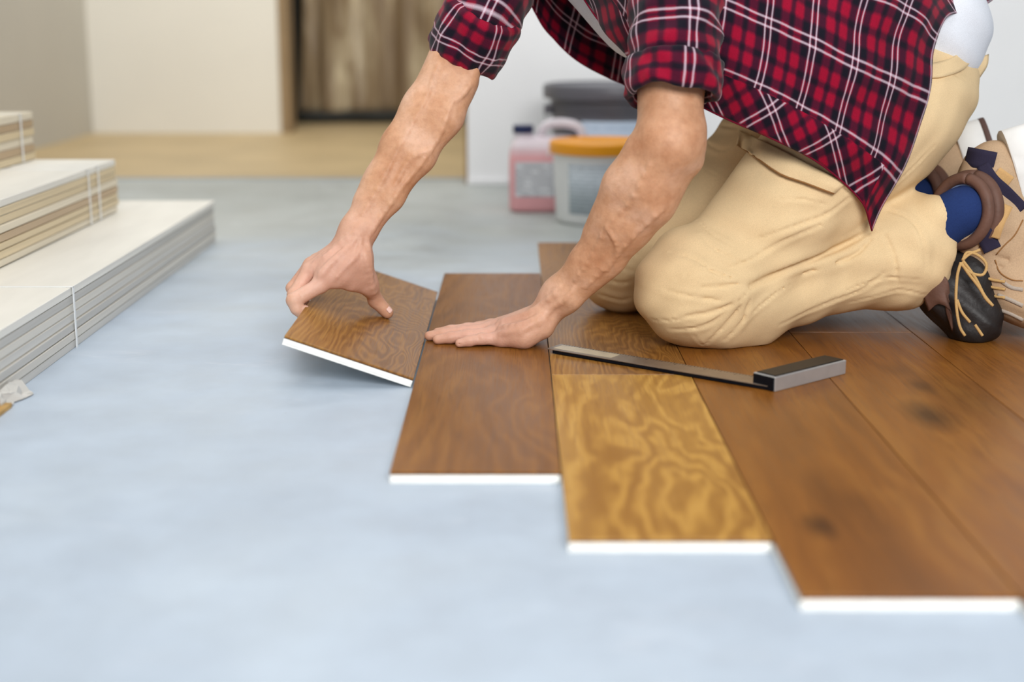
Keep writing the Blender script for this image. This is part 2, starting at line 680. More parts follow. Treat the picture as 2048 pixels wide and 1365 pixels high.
M['khaki'] = m_cloth('khaki_cotton', srgb(226, 199, 156), 0.07)
M['khaki_dark'] = m_cloth('khaki_stitching', srgb(150, 108, 66), 0.08)
M['khaki_worn'] = m_cloth('khaki_worn_patch', srgb(216, 184, 128), 0.12, weave=300)
M['tee'] = m_cloth('white_jersey', srgb(226, 230, 238), 0.04)
M['suede'] = m_cloth('tan_suede', srgb(186, 158, 128), 0.15, weave=500)
M['suede_grey'] = m_cloth('greyed_suede', srgb(170, 158, 146), 0.15, weave=500)
M['leather_brown'] = m_plain('brown_padded_leather', srgb(104, 74, 62), 0.6, 0.35, 0.15, 30.0, 0.3, 150)
M['navy'] = m_cloth('navy_webbing', srgb(46, 42, 62), 0.15)
M['black_leather'] = m_plain('black_leather', srgb(36, 32, 32), 0.5, 0.4, 0.2, 30, 0.3, 150)
M['strap_tan'] = m_cloth('tan_webbing', srgb(200, 160, 108), 0.1)
M['sock'] = m_cloth('blue_sock', srgb(34, 54, 104), 0.15, weave=400)
M['sock_pale'] = m_cloth('pale_blue_lining', srgb(120, 138, 176), 0.1, weave=400)
M['rubber_white'] = m_plain('white_rubber', srgb(228, 228, 226), 0.6, 0.35, 0.05, 20)
M['rubber_brown'] = m_plain('brown_rubber', srgb(92, 70, 64), 0.7, 0.3, 0.1, 20)
M['lace'] = m_cloth('tan_lace', srgb(196, 160, 106), 0.12, weave=600)
M['steel'] = m_plain('brushed_steel', srgb(150, 138, 126), 0.34, 0.5, 0.10, 60, 0.05, 400, 0.75)
M['silver'] = m_plain('silver_trim', srgb(196, 198, 200), 0.32, 0.5, 0.05, 40, 0, 0, 0.6)
M['black'] = m_plain('black_plastic', srgb(14, 17, 24), 0.35, 0.12, 0.1, 40)
M['hair'] = m_plain('brown_hair', srgb(70, 48, 34), 0.6, 0.3, 0.3, 60, 0.6, 300)

# ------------------------------------------------------------------ the room
floor = box('floor', (-1.97, -1.6, -0.05), (4.2, 4.72, 0.0), M['concrete'])
tag(floor, kind='structure')
fb = box('floor_back', (-1.97, 4.755, -0.05), (2.6, 8.2, 0.0), M['osb'])
tag(fb, kind='structure')
tr = box('trim_1', (-1.97, 4.72, -0.05), (-0.151, 4.755, 0.004), M['threshold'], bev=0.002)
tag(tr, kind='structure')
tr = box('trim_2', (-0.153, 4.57, 0.0), (-0.02, 4.585, 0.018), M['wall_white'], bev=0.003)
tag(tr, kind='structure')
w = box('wall_left', (-2.09, 0.4, -0.05), (-1.97, 8.2, 2.7), M['wall_grey'])
tag(w, kind='structure')
w = box('wall_back', (-1.97, 6.7, -0.05), (-1.09, 6.86, 2.7), M['wall_cream'])
tag(w, kind='structure')
w = box('trim_3', (-1.09, 6.695, 0.0), (-1.045, 6.865, 2.7), m_plain('tan_door_lining', srgb(150, 128, 98), 0.6, 0.3))
tag(w, kind='structure')
w = box('wall_far', (-1.97, 7.95, -0.05), (2.6, 8.1, 2.7), M['dark'])
tag(w, kind='structure')
w = box('wall_right', (-0.151, 4.585, -0.05), (4.2, 4.72, 2.7), M['wall_white'])
tag(w, kind='structure')
w = box('trim_4', (-0.160, 4.59, 0.0), (-0.151, 4.715, 2.7), m_plain('raw_wood_edge', srgb(150, 120, 80), 0.6, 0.3))
tag(w, kind='structure')


def plastic_sheet():
    """brown-tinted dust sheet hung across the doorway with vertical folds"""
    t = NT('brown_dust_sheet', 0.28, 0.6)
    v = t.coord()
    nz = t.noise(t.mapping(v, scale=(7.0, 1.0, 1.2)), 1.0, 4.0, 0.6, 0.4)
    t.col(t.ramp(nz, [(0.3, srgb(118, 98, 76)), (0.5, srgb(146, 126, 98)), (0.68, srgb(212, 198, 168))]))  # palest stop puts lit fold streaks into the sheet's colour
    nx, nz_ = 150, 40
    X = np.linspace(-1.10, 0.75, nx)
    Z = np.linspace(0.03, 2.5, nz_)
    V = []
    for z in Z:
        for x in X:
            a = 0.020 * math.sin(x * 34 + 1.6 * math.sin(z * 1.3 + x * 3)) + 0.022 * math.sin(x * 15.5 + z * 0.9)
            a += 0.008 * math.sin(x * 80 + z * 4)
            V.append((x + 0.05 * math.sin(z * 1.1), 7.36 + a * (0.6 + 0.4 * z), z))
    Fc = [(j * nx + i, j * nx + i + 1, (j + 1) * nx + i + 1, (j + 1) * nx + i) for j in range(nz_ - 1) for i in range(nx - 1)]
    root = from_np('dust_sheet', V, Fc, t.m)
    md = root.modifiers.new('thickness', 'SOLIDIFY')
    md.thickness = 0.002
    tag(root, 'brown translucent dust sheet hung in folds across the far doorway', 'plastic sheet')
    tube('weighted_hem', [(x, 7.35 + 0.012 * math.sin(x * 20), 0.034) for x in np.linspace(-1.1, 0.75, 60)], 0.03, M['dark'], root)
    box('hanging_rail', (-1.14, 7.33, 2.46), (0.8, 7.40, 2.54), M['dark'], root, 0.005)
    box('side_batten', (-1.165, 7.33, 0.0), (-1.105, 7.41, 2.54), M['dark'], root, 0.005)
    return root


plastic_sheet()

# ------------------------------------------------------------------ floor planks
TH = 0.015


def plank(x0, x1, y0, y1, mat, label, group=None, tilt=0.0, name='oak_plank'):
    """engineered board: oak veneer on a pale core with tongue along the right and near edges; origin at its top right edge"""
    wdt, ln = x1 - x0, y1 - y0
    root = empty(name, (x1, y0, TH))
    tag(root, label, 'floor plank', group)
    g = 0.0006
    bm = bmesh.new()
    bm_box(bm, (-wdt + g, g, -0.0036), (-g, ln - g, 0.0), 0.0007)
    v = from_bm('veneer', bm, mat, root)
    bm = bmesh.new()
    bm_box(bm, (-wdt + g, g + 0.0002, -TH + 0.0001), (-g, ln - g, -0.0048), 0.0006)
    c = from_bm('core', bm, M['core'], root)
    bm = bmesh.new()
    bm_box(bm, (-wdt + g + 0.002, g - 0.0012, -0.0112), (-g - 0.002, g + 0.001, -0.0082), 0.0004)
    from_bm('tongue', bm, M['core'], root)
    bm = bmesh.new()
    bm_box(bm, (-wdt + g, g + 0.0004, -0.0049), (-g, ln - g, -0.0035))
    from_bm('glue_line', bm, M['dark_edge'], root)
    root.rotation_euler = (0, tilt, 0)
    return root


XA0, XA1, XB1, XC1, XD1, XE1 = -0.1436, 0.0535, 0.2575, 0.4555, 0.658, 0.86
GR = 'laid oak floor planks'
plank(XA0, XA1, 1.556, 2.860, M['oak_brown'], 'brown oak plank lying flat under the man\'s pressing hand, its pale near end square', GR)
plank(XA1, XB1, 1.340, 2.012, M['oak_honey'], 'honey yellow oak plank with bold wavy grain, lying under the steel blade of the square', GR)
plank(XA1, XB1, 2.013, 3.270, M['oak_rings'], 'brown oak plank reaching from the honey plank to behind the far knee', GR)
def knot(px, py, x1, y0, r, k):
    q = PZ(px, py, TH)
    return (q[0] - x1, q[1] - y0, r, k)


M['oak_k1'] = m_wood('oiled_brown_oak_one_knot', BR_D, srgb(132, 82, 30), BR_L, 0.5, 40, 4.0, 0.36, 0.12, knots=(knot(1640, 1052, XC1, 1.197, 0.020, 0.8), knot(1690, 1000, XC1, 1.197, 0.05, 0.22)))
M['oak_k2'] = m_wood('oiled_brown_oak_two_knots', BR_D, srgb(136, 85, 32), BR_L, 0.7, 36, 9.0, 0.34, 0.14, knots=(knot(1858, 832, XD1, 1.02, 0.040, 0.85), knot(1840, 772, XD1, 1.02, 0.022, 0.6), knot(1800, 740, XD1, 1.02, 0.03, 0.35), knot(1940, 800, XD1, 1.02, 0.08, 0.35)))
plank(XB1, XC1, 1.197, 3.05, M['oak_k1'], 'long brown oak plank under the near knee, its pale end closest to the camera', GR)
plank(XC1, XD1, 1.02, 2.30, M['oak_k2'], 'knotty brown oak plank beside the handle of the try square', GR)
plank(XC1, XD1, 2.301, 3.4, M['oak_brown2'], 'brown oak plank beneath the near shin and trouser cuff', GR)
plank(XD1, XE1, 0.92, 3.2, M['oak_brown3'], 'brown oak plank with dark knots running under the near boot toe', GR)
plank(XE1, XE1 + 0.2, 1.0, 3.0, M['oak_brown'], 'brown oak plank at the edge of the laid floor beyond the boots', GR)
TILT = math.radians(19.0)
rp = plank(XA0 - 0.197, XA0 - 0.0012, 1.990, 2.655, M['oak_rings'], 'short brown oak plank tilted up on its left edge, held by the man\'s gripping hand', None, TILT, 'raised_oak_plank')

# ------------------------------------------------------------------ bundles of packed planks


def m_board(name, c):
    t = NT(name, 0.4, 0.5)
    v = t.coord()
    nz = t.noise(t.mapping(v, scale=(6, 1.2, 60)), 1.0, 4.0, 0.6)
    t.col(t.ramp(nz, [(0.3, tuple(x * 0.86 for x in c)), (0.7, tuple(min(1, x * 1.06) for x in c))]))
    t.bump(nz, 0.1, 0.002)
    return t.m


BG = [m_board('wrapped_board_grey', srgb(204, 202, 196)), m_board('wrapped_board_cream', srgb(214, 210, 200)), m_board('wrapped_board_sand', srgb(194, 192, 186))]
BT = [m_board('board_tan', srgb(216, 198, 162)), m_board('board_cream', srgb(226, 216, 194)), m_board('board_brown', srgb(188, 164, 132))]
M['topfilm'] = m_board('film_wrapped_top_board', srgb(232, 230, 222))
M['strap_white'] = m_plain('white_plastic_strap', srgb(226, 228, 228), 0.35, 0.5)
M['gap'] = m_plain('gap_shade', srgb(184, 178, 166), 0.7, 0.3)  # shade of the gaps between boards, put into a flat colour


def bundle(x1, x0, y0, y1, z0, hts, mats, label, strap_y, topmat, gaps=0.0017):
    root = empty('plank_bundle', ((x0 + x1) / 2, (y0 + y1) / 2, z0))
    tag(root, label, 'plank bundle', 'strapped bundles of flooring')
    cx, cy = root.location.x, root.location.y
    z = 0.0
    n = len(hts)
    for i, h in enumerate(hts):
        j = random.uniform(-0.0035, 0.0015)
        j2 = random.uniform(-0.006, 0.002)
        m = topmat if i == n - 1 else mats[i % len(mats)]
        box('plank', (x0 - cx, y0 - cy, z), (x1 - cx + j, y1 - cy + j2, z + h - gaps), m, root, 0.0012)
        if i < n - 1:
            box('gap_shade', (x0 - cx, y0 - cy + 0.01, z + h - gaps), (x1 - cx - 0.004, y1 - cy - 0.004, z + h), M['gap'], root)  # filler strip standing in for the shaded gap under the next board
        z += h
    for k, sy in enumerate(strap_y):
        H = z
        w2 = 0.0035
        xr = x1 - cx + 0.0022
        bm = bmesh.new()
        bm_box(bm, (xr - 0.001, sy - cy - w2, 0.0), (xr, sy - cy + w2, H - 0.001))
        bm_box(bm, (x0 - cx, sy - cy - w2, H - gaps + 0.0002), (xr, sy - cy + w2, H - gaps + 0.0012))
        from_bm('strap', bm, M['strap_white'], root)
    return root


b1 = bundle(-0.712, -1.55, 0.95, 3.37, 0.0, [0.0145] * 7, BG, 'lowest and widest bundle of pale planks in grey film, on the concrete floor', [2.25], M['topfilm'])
b2 = bundle(-0.885, -1.62, 1.1, 3.17, 0.1022, [0.0145] * 8, [BT[1], BT[0], BT[0], BT[2]], 'middle bundle of tan planks stepped back on the lowest bundle', [3.02, 2.95], M['topfilm'])
b3 = bundle(-1.062, -1.72, 1.1, 3.17, 0.2186, [0.0175] * 6, [BT[0], BT[2], BT[1]], 'topmost bundle of tan planks with a white strap at its end', [3.08], BT[1])
# torn film and a sliver of broken veneer at the near foot of the lowest bundle
V, Fc = [], []
nn = 9
for i in range(nn):
    for j in range(4):
        a = i / (nn - 1)
        V.append((-0.712 + 0.004 + 0.006 * j * (0.4 + a) + random.uniform(-.004, .004), 1.86 + 0.10 * a + random.uniform(-.006, .006), max(0.002, 0.022 - 0.007 * j + random.uniform(-.004, .004))))
for i in range(nn - 1):
    for j in range(3):
        Fc.append((i * 4 + j, i * 4 + j + 1, i * 4 + j + 5, i * 4 + j + 4))
film = from_np('torn_film', [(v[0] - b1.location.x, v[1] - b1.location.y, v[2]) for v in V], Fc, m_plain('clear_film', srgb(190, 188, 182), 0.2, 0.6), b1, False)
bm = bmesh.new()
bm_box(bm, (-0.7095, 1.70, 0.0), (-0.690, 1.885, 0.007), 0.001)
bm_box(bm, (-0.7093, 1.72, 0.007), (-0.699, 1.865, 0.018), 0.001)
o = from_bm('wood_offcut', bm, m_plain('raw_wood', srgb(186, 150, 92), 0.6, 0.3, 0.2, 40))
tag(o, 'thin brown wood offcut at the near foot of the lowest plank bundle', 'wood offcut')

# ------------------------------------------------------------------ buckets and canister by the wall


def m_label(name, base, ink, rows, period, seed=0.0):
    """printed paper label: rows of small print, too small to read"""
    t = NT(name, 0.55, 0.35)
    v = t.coord('UV')
    sep = t.n('ShaderNodeSeparateXYZ', Vector=v)
    r = t.math('FRACT', t.math('MULTIPLY', sep.outputs[1], rows))
    row = t.math('LESS_THAN', r, 0.45)
    wv = t.noise(t.mapping(v, (seed, seed, 0), scale=(period, rows, 1)), 1.0, 2.0)
    ink_f = t.math('MULTIPLY', row, t.math('GREATER_THAN', wv, 0.45))
    t.col(t.mix(t.math('MULTIPLY', ink_f, 0.6), base, ink))
    return t.m


def curved_label(name, c, r, a0, a1, z0, z1, mat, parent, n=24, rt=None):
    """thin label wrapped on a cylinder or cone (r bottom, rt top)"""
    rt = r if rt is None else rt
    V, Fc, UV = [], [], []
    for j in range(2):
        for i in range(n + 1):
            a = a0 + (a1 - a0) * i / n
            rr = r if j == 0 else rt
            V.append((c[0] + rr * math.cos(a), c[1] + rr * math.sin(a), z0 if j == 0 else z1))
            UV.append((i / n, j))
    for i in range(n):
        Fc.append((i, i + 1, n + 2 + i, n + 1 + i))
    o = from_np(name, V, Fc, mat, parent)
    uvl = o.data.uv_layers.new(name='UVMap')
    for l in o.data.loops:
        uvl.data[l.index].uv = UV[l.vertex_index]
    md = o.modifiers.new('thickness', 'SOLIDIFY')
    md.thickness = 0.0006
    return o


def big_bucket():
    cx, cy = 0.285, 4.27
    root = empty('paint_bucket', (cx, cy, 0))
    tag(root, 'large charcoal bucket with pale blue label and lid, against the white wall', 'bucket')
    g = m_plain('charcoal_plastic', srgb(92, 92, 100), 0.4, 0.5, 0.05, 10)
    lathe('body', [(0.150, 0.0), (0.158, 0.006), (0.176, 0.262), (0.172, 0.262), (0.15, 0.02)], g, root)
    lathe('rim_band', [(0.176, 0.262), (0.184, 0.264), (0.184, 0.272), (0.178, 0.274), (0.178, 0.292), (0.176, 0.294)], g, root, cap=False)
    lathe('lid', [(0.178, 0.292), (0.199, 0.294), (0.201, 0.300), (0.201, 0.326), (0.197, 0.334), (0.186, 0.336), (0.182, 0.331), (0.17, 0.330)], g, root)
    curved_label('label', (0, 0), 0.166, math.radians(-122), math.radians(-35), 0.055, 0.235, m_label('pale_blue_label', srgb(196, 212, 232), srgb(170, 190, 214), 7, 9, 2.0), root, rt=0.1758)
    pts = [(-0.192 * math.cos(a) - 0.004, 0.192 * math.sin(a) * 0.35 - 0.03, 0.262 - 0.13 * math.sin(a)) for a in np.linspace(0.02, math.pi - 0.02, 30)]
    tube('handle', pts, 0.0028, M['silver'], root, 8)
    for s in (-1, 1):
        box('handle_lug', (s * 0.186 - 0.012, -0.045, 0.248), (s * 0.186 + 0.012, -0.015, 0.276), g, root, 0.003)
    return root


def small_bucket():
    cx, cy = 0.226, 3.742
    root = empty('plastic_tub', (cx, cy, 0))
    tag(root, 'white tub with orange yellow lid and grey label, standing before the charcoal bucket', 'bucket')
    wh = m_plain('white_plastic', srgb(228, 231, 233), 0.35, 0.5, 0.02, 10)
    og = m_plain('orange_plastic', srgb(246, 164, 12), 0.4, 0.5, 0.03, 10)
    lathe('body', [(0.108, 0.0), (0.114, 0.004), (0.117, 0.012), (0.126, 0.186), (0.122, 0.186), (0.11, 0.01)], wh, root)
    lathe('lid', [(0.127, 0.180), (0.133, 0.181), (0.135, 0.186), (0.135, 0.207), (0.131, 0.212), (0.122, 0.213), (0.119, 0.209), (0.10, 0.209)], og, root)
    curved_label('label', (0, 0), 0.1192, math.radians(-135), math.radians(-30), 0.03, 0.160, m_label('grey_print_label', srgb(196, 208, 218), srgb(150, 166, 178), 13, 14, 5.0), root, rt=0.1252)
    tube('handle', [(-0.138 * math.cos(a), -0.138 * math.sin(a), 0.172 - 0.02 * math.sin(a)) for a in np.linspace(0.0, -math.pi, 30)], 0.003, wh, root, 8)
    return root


def rounded_prism(sx, sy, prof, rad, n=8):
    """rounded-rectangle rings: prof = [(scale inset, z)]"""
    V, Fc = [], []
    m = 4 * (n + 1)
    for ins, z in prof:
        hx, hy = sx / 2 - ins, sy / 2 - ins
        r = max(0.002, min(rad, hx - 0.001, hy - 0.001))
        for q, (qx, qy) in enumerate(((1, 1), (-1, 1), (-1, -1), (1, -1))):
            for i in range(n + 1):
                a = math.pi / 2 * (q + i / n)
                V.append((qx * (hx - r) + r * math.cos(a), qy * (hy - r) + r * math.sin(a), z))
    for j in range(len(prof) - 1):
        for i in range(m):
            k = (i + 1) % m
            Fc.append((j * m + i, j * m + k, (j + 1) * m + k, (j + 1) * m + i))
    Fc.append(tuple(range(m))[::-1])
    Fc.append(tuple((len(prof) - 1) * m + i for i in range(m)))
    return V, Fc


def canister():
    cx, cy = 0.090, 3.955
    root = empty('jerrycan', (cx, cy, 0))
    tag(root, 'pink and white plastic canister with navy screw cap and printed label', 'canister')
    t = NT('pink_liquid_plastic', 0.3, 0.5)
    v = t.coord()
    sep = t.n('ShaderNodeSeparateXYZ', Vector=v)
    f = t.n('ShaderNodeMapRange', i0=sep.outputs[2], i1=0.150, i2=0.182).outputs[0]
    t.col(t.mix(f, srgb(240, 176, 182), srgb(226, 214, 222)))
    pink = t.m
    wht = m_plain('milky_plastic', srgb(228, 222, 230), 0.35, 0.5, 0.02, 10)
    W, Dp = 0.21, 0.13
    V, Fc = rounded_prism(W, Dp, [(0.014, 0.0), (0.004, 0.006), (0.0, 0.016), (0.0, 0.135), (0.001, 0.17), (0.010, 0.192), (0.024, 0.202), (0.045, 0.206)], 0.03)
    b = from_np('body', V, Fc, pink, root)
    b.data.set_sharp_from_angle(angle=math.radians(50))
    lathe('neck', [(0.026, 0.196), (0.026, 0.214), (0.023, 0.216)], wht, root, 40, (-0.066, 0, 0))
    lathe('cap', [(0.0275, 0.214), (0.0285, 0.216), (0.0285, 0.233), (0.026, 0.236)], m_plain('navy_plastic', srgb(20, 36, 84), 0.4, 0.5), root, 40, (-0.066, 0, 0))
    hp = catmull([(-0.022, 0, 0.200), (-0.012, 0, 0.226), (0.012, 0, 0.240), (0.056, 0, 0.240), (0.088, 0, 0.228), (0.100, 0, 0.200), (0.098, 0, 0.17)], 40)
    tube('handle', hp, 0.0125, wht, root, 14)
    lm = m_label('white_print_label', srgb(222, 226, 232), srgb(130, 134, 146), 6, 7, 1.0)
    V = [(-0.088, -Dp / 2 - 0.0008, 0.045), (0.088, -Dp / 2 - 0.0008, 0.045), (0.088, -Dp / 2 - 0.0008, 0.140), (-0.088, -Dp / 2 - 0.0008, 0.140)]
    o = from_np('label', V, [(0, 1, 2, 3)], lm, root, False)
    uvl = o.data.uv_layers.new(name='UVMap')
    for i, q in enumerate(((0, 0), (1, 0), (1, 1), (0, 1))):
        uvl.data[i].uv = q
    md = o.modifiers.new('thickness', 'SOLIDIFY')
    md.thickness = 0.0006
    return root


big_bucket()
small_bucket()
canister()

# ------------------------------------------------------------------ try square


def try_square():
    root = empty('try_square', (0.355, 1.925, TH))
    tag(root, 'steel try square with black and silver stock, lying on the planks by the knee', 'try square')
    a = np.array([0.049, 2.150])
    b = np.array([0.362, 1.912])
    ang = math.atan2(*(a - b)[::-1])
    L = np.linalg.norm(a - b)
    # local frame: +X along the blade towards its free end, +Y away from the viewer side
    root.location = (b[0], b[1], TH)
    root.rotation_euler = (0, 0, ang)
    box('blade', (0.006, -0.040, 0.0058), (L, 0.0, 0.0070), M['steel'], root, 0.0003)
    box('blade_back', (0.006, -0.038, 0.0012), (L - 0.012, -0.0006, 0.0057), M['black'], root, 0.0003)
    tk = bmesh.new()
    k = 0
    x = 0.03
    while x < L - 0.004:
        ln = 0.010 if k % 10 == 0 else (0.007 if k % 5 == 0 else 0.004)
        bm_box(tk, (x, -0.0395, 0.0070), (x + 0.0007, -0.0395 + ln, 0.00715))
        x += 0.005
        k += 1
    t = from_bm('scale_marks', tk, M['black'], root)
    t['kind'] = 'stuff'
    box('rule_plate', (L - 0.115, -0.034, 0.0070), (L - 0.008, -0.008, 0.0073), m_plain('worn_bright_steel', srgb(196, 184, 158), 0.35, 0.5, 0.12, 60, 0, 0, 0.4), root)
    # stock: local -Y is away from the viewer here, built along the measured direction
    e = np.array([0.484, 2.016]) - b
    c, s = math.cos(-ang), math.sin(-ang)
    e = np.array([c * e[0] - s * e[1], s * e[0] + c * e[1]])
    ea = math.atan2(e[1], e[0])
    el = np.linalg.norm(e)
    mx = Matrix.Rotation(ea, 4, 'Z')
    box('stock', (0.0, 0.0, 0.0), (el, 0.040, 0.021), M['silver'], root, 0.0012, mx)
    box('stock_inlay', (0.004, 0.003, 0.0208), (el - 0.003, 0.037, 0.0222), M['black'], root, 0.0006, mx)
    box('stock_end', (-0.0025, 0.002, 0.001), (0.0005, 0.038, 0.020), M['black'], root, 0.0006, mx)
    return root


try_square()

# ================================================================== the man
pts_px = lambda L: [P(*q) for q in L]

# ---- joints (metres), measured from the photograph's lines of sight at real distances
SH_L = P(1345, -60, 2.22)
EL_L = P(1338, 285, 2.10)
WR_L = P(1119, 590, 2.205)
SH_R = P(1050, -160, 2.52)
EL_R = P(915, 118, 2.36)
WR_R = P(714, 462, 2.275)
KN_L = np.array([0.274, 2.208, 0.090])
HIP_L = P(1755, 240, 2.34)
KN_R = np.array([0.192, 2.485, 0.090])
HIP_R = P(1700, 215, 2.56)
AN_L = P(1850, 480, 2.30)
AN_R = np.array([0.70, 2.56, 0.17])

body = Model()
# trunk, neck and head (mostly under clothes or above the frame)
PEL = (HIP_L + HIP_R) / 2 + np.array([0.02, 0, 0.03])
BEL = P(1640, 40, 2.44)
CHE = P(1420, -110, 2.42)
NEC = P(1190, -270, 2.42)
HEA = P(1060, -330, 2.42)
body.chain([PEL, BEL, CHE], [0.105, 0.095, 0.085], 0.05, (0, 1, 0), 0.78)
body.add(CHE + np.array([0, 0, -0.03]), (SH_L + SH_R) / 2 + np.array([0, 0, -0.01]), 0.085, 0.070, 0.04)
body.add(SH_L, SH_R, 0.045, 0.040, 0.03)
body.add((SH_L + SH_R) / 2 + np.array([0, 0, 0.03]), NEC + np.array([-0.02, 0, 0.02]), 0.062, 0.056, 0.04)
hd = NEC + np.array([-0.085, -0.005, 0.055])
FD = np.array([-0.84, 0.0, -0.54])          # the way the face looks
UP = np.array([-0.54, 0.0, 0.84])
HP = lambda f, u, y=0.0: hd + FD * f + UP * u + np.array([0, y, 0])
body.add(HP(-0.012, 0.018), HP(0.012, 0.022), 0.078, 0.074, 0.03)             # skull
body.add(HP(0.020, -0.010), HP(0.030, -0.058), 0.060, 0.044, 0.03)            # face
body.add(HP(0.046, -0.078), HP(0.052, -0.084), 0.022, 0.020, 0.025)           # chin
body.add(HP(-0.03, -0.05), NEC + np.array([0.0, 0, 0.0]), 0.052, 0.056, 0.03)
body.add(HP(0.078, 0.004), HP(0.094, -0.026), 0.0075, 0.0115, 0.010)          # nose
body.add(HP(0.074, -0.055, -0.014), HP(0.074, -0.055, 0.014), 0.0065, 0.0065, 0.006)
body.add(HP(0.072, -0.063, -0.012), HP(0.072, -0.063, 0.012), 0.0065, 0.0065, 0.005)   # lips
for s in (-1, 1):
    body.add(HP(-0.010, -0.020, s * 0.072), HP(-0.018, 0.010, s * 0.079), 0.010, 0.015, 0.005)   # ears
    body.add(HP(0.074, 0.024, s * 0.040), HP(0.080, 0.026, s * 0.014), 0.009, 0.009, 0.012)      # brows
    body.add(HP(0.060, -0.026, s * 0.038), HP(0.056, -0.022, s * 0.046), 0.016, 0.014, 0.02)     # cheeks
# legs inside the trousers
body.chain([HIP_L, KN_L + np.array([0.01, 0, 0.005]), AN_L], [0.075, 0.045, 0.036], 0.01)
body.chain([HIP_R, KN_R + np.array([0.01, 0, 0.005]), AN_R], [0.075, 0.045, 0.036], 0.01)
body.add(AN_L, P(2005, 470, 2.31), 0.032, 0.026, 0.02)
body.add(AN_R, P(1930, 420, 2.58), 0.032, 0.026, 0.02)

# ---- left arm (nearer): planted on the floor, elbow turned to the right
body.chain([SH_L, P(1344, 120, 2.15), EL_L], [0.060, 0.052, 0.046], 0.02)
body.add(P(1368, 262, 2.105), P(1377, 318, 2.112), 0.030, 0.022, 0.02)                 # olecranon
body.chain([EL_L, P(1298, 365, 2.12), P(1250, 440, 2.145), P(1182, 525, 2.18), WR_L], [0.046, 0.0455, 0.0400, 0.0300, 0.0250], 0.02)
body.chain([P(1362, 322, 2.12), P(1306, 410, 2.115), P(1218, 518, 2.165), P(1138, 606, 2.188)], [0.022, 0.027, 0.021, 0.0145], 0.02)   # ulnar side
body.chain([P(1276, 300, 2.11), P(1246, 370, 2.13), P(1196, 460, 2.17)], [0.018, 0.025, 0.018], 0.025)  # forearm extensors
body.add(P(1140, 598, 2.174), P(1146, 604, 2.176), 0.012, 0.010, 0.012)                # ulna head

# ---- left hand, flat on the plank; Z0 is the plank's face
Z0 = 0.0152
carpL = np.array([0.052, 2.212, 0.068])
mcp = {'i': (-0.034, 2.262, 0.0315), 'm': (-0.040, 2.240, 0.0330), 'r': (-0.034, 2.219, 0.0305), 'p': (-0.022, 2.199, 0.0265)}
mcp = {k: np.array(v) for k, v in mcp.items()}
body.add(WR_L, carpL, 0.0265, 0.026, 0.02)
for k, r0, r1, off in (('i', 0.017, 0.0125, 0.014), ('m', 0.017, 0.0128, 0.006), ('r', 0.016, 0.0122, -0.006), ('p', 0.015, 0.0115, -0.014)):
    body.add(carpL + np.array([-0.008, off, -0.006]), mcp[k], r0, r1, 0.009)
body.chain([np.array([0.042, 2.190, 0.048]), np.array([0.014, 2.186, 0.0335]), np.array([-0.016, 2.192, 0.0275])], [0.021, 0.0175, 0.0115], 0.016)   # heel of the hand
body.chain([np.array([0.036, 2.245, 0.045]), np.array([0.004, 2.262, 0.0315]), np.array([-0.020, 2.262, 0.028])], [0.020, 0.0155, 0.012], 0.016)
tip = {'i': (-0.132, 2.262), 'm': (-0.1435, 2.236), 'r': (-0.1290, 2.2105), 'p': (-0.0925, 2.188)}
for k, rr in (('i', (0.0112, 0.0100, 0.0090, 0.0078)), ('m', (0.0115, 0.0104, 0.0092, 0.0080)), ('r', (0.0112, 0.0100, 0.0090, 0.0078)), ('p', (0.0105, 0.0092, 0.0082, 0.0070))):
    a = mcp[k] + np.array([0, 0, -0.001])
    e = np.array([tip[k][0] + rr[3] * 0.8, tip[k][1], Z0 + rr[3] - 0.0006])
    p1 = a + (e - a) * 0.46
    p2 = a + (e - a) * 0.76
    p1[2] = Z0 + rr[1] + 0.0030
    p2[2] = Z0 + rr[2] + 0.0012
    body.limb([a, p1, p2, e], rr, 0.006, 0.005)
# thumb of the left hand, lying along the far side
body.limb([np.array([0.020, 2.262, 0.034]), np.array([-0.010, 2.288, 0.0285]), np.array([-0.038, 2.297, 0.0265]), np.array([-0.062, 2.298, 0.0245])], [0.0145, 0.0120, 0.0108, 0.0088], 0.012, 0.006)

# ---- right arm (farther), inner side of the forearm towards the camera
body.chain([SH_R, P(992, -18, 2.40), EL_R], [0.042, 0.044, 0.041], 0.02)
body.chain([EL_R, P(893, 172, 2.35), P(853, 235, 2.335), P(814, 295, 2.32), P(770, 366, 2.30), WR_R], [0.039, 0.0385, 0.0395, 0.0355, 0.0285, 0.0242], 0.02)
body.chain([P(930, 165, 2.33), P(893, 235, 2.315), P(842, 316, 2.30), P(784, 398, 2.28), P(736, 462, 2.265)], [0.020, 0.024, 0.019, 0.0145, 0.013], 0.02)  # flexors
body.chain([P(880, 120, 2.34), P(842, 205, 2.33), P(794, 290, 2.31), P(730, 400, 2.285)], [0.014, 0.017, 0.015, 0.0125], 0.025)        # brachioradialis
body.add(P(952, 128, 2.325), P(936, 172, 2.318), 0.010, 0.007, 0.014)   # tendon in the crook of the elbow

# ---- right hand gripping the raised plank's left edge
MI = P(640, 571, 2.225)
carpR = P(698, 490, 2.27)
body.add(WR_R, carpR, 0.0262, 0.0255, 0.02)
MM = P(619, 541, 2.250)
MR = P(622, 530, 2.275)
MP = P(632, 522, 2.300)
for q, r0, r1 in ((MI, 0.0165, 0.0118), (MM, 0.0170, 0.0125), (MR, 0.0165, 0.0120), (MP, 0.0150, 0.0112)):
    body.add(carpR + (q - MM) * 0.28, q, r0, r1, 0.010)
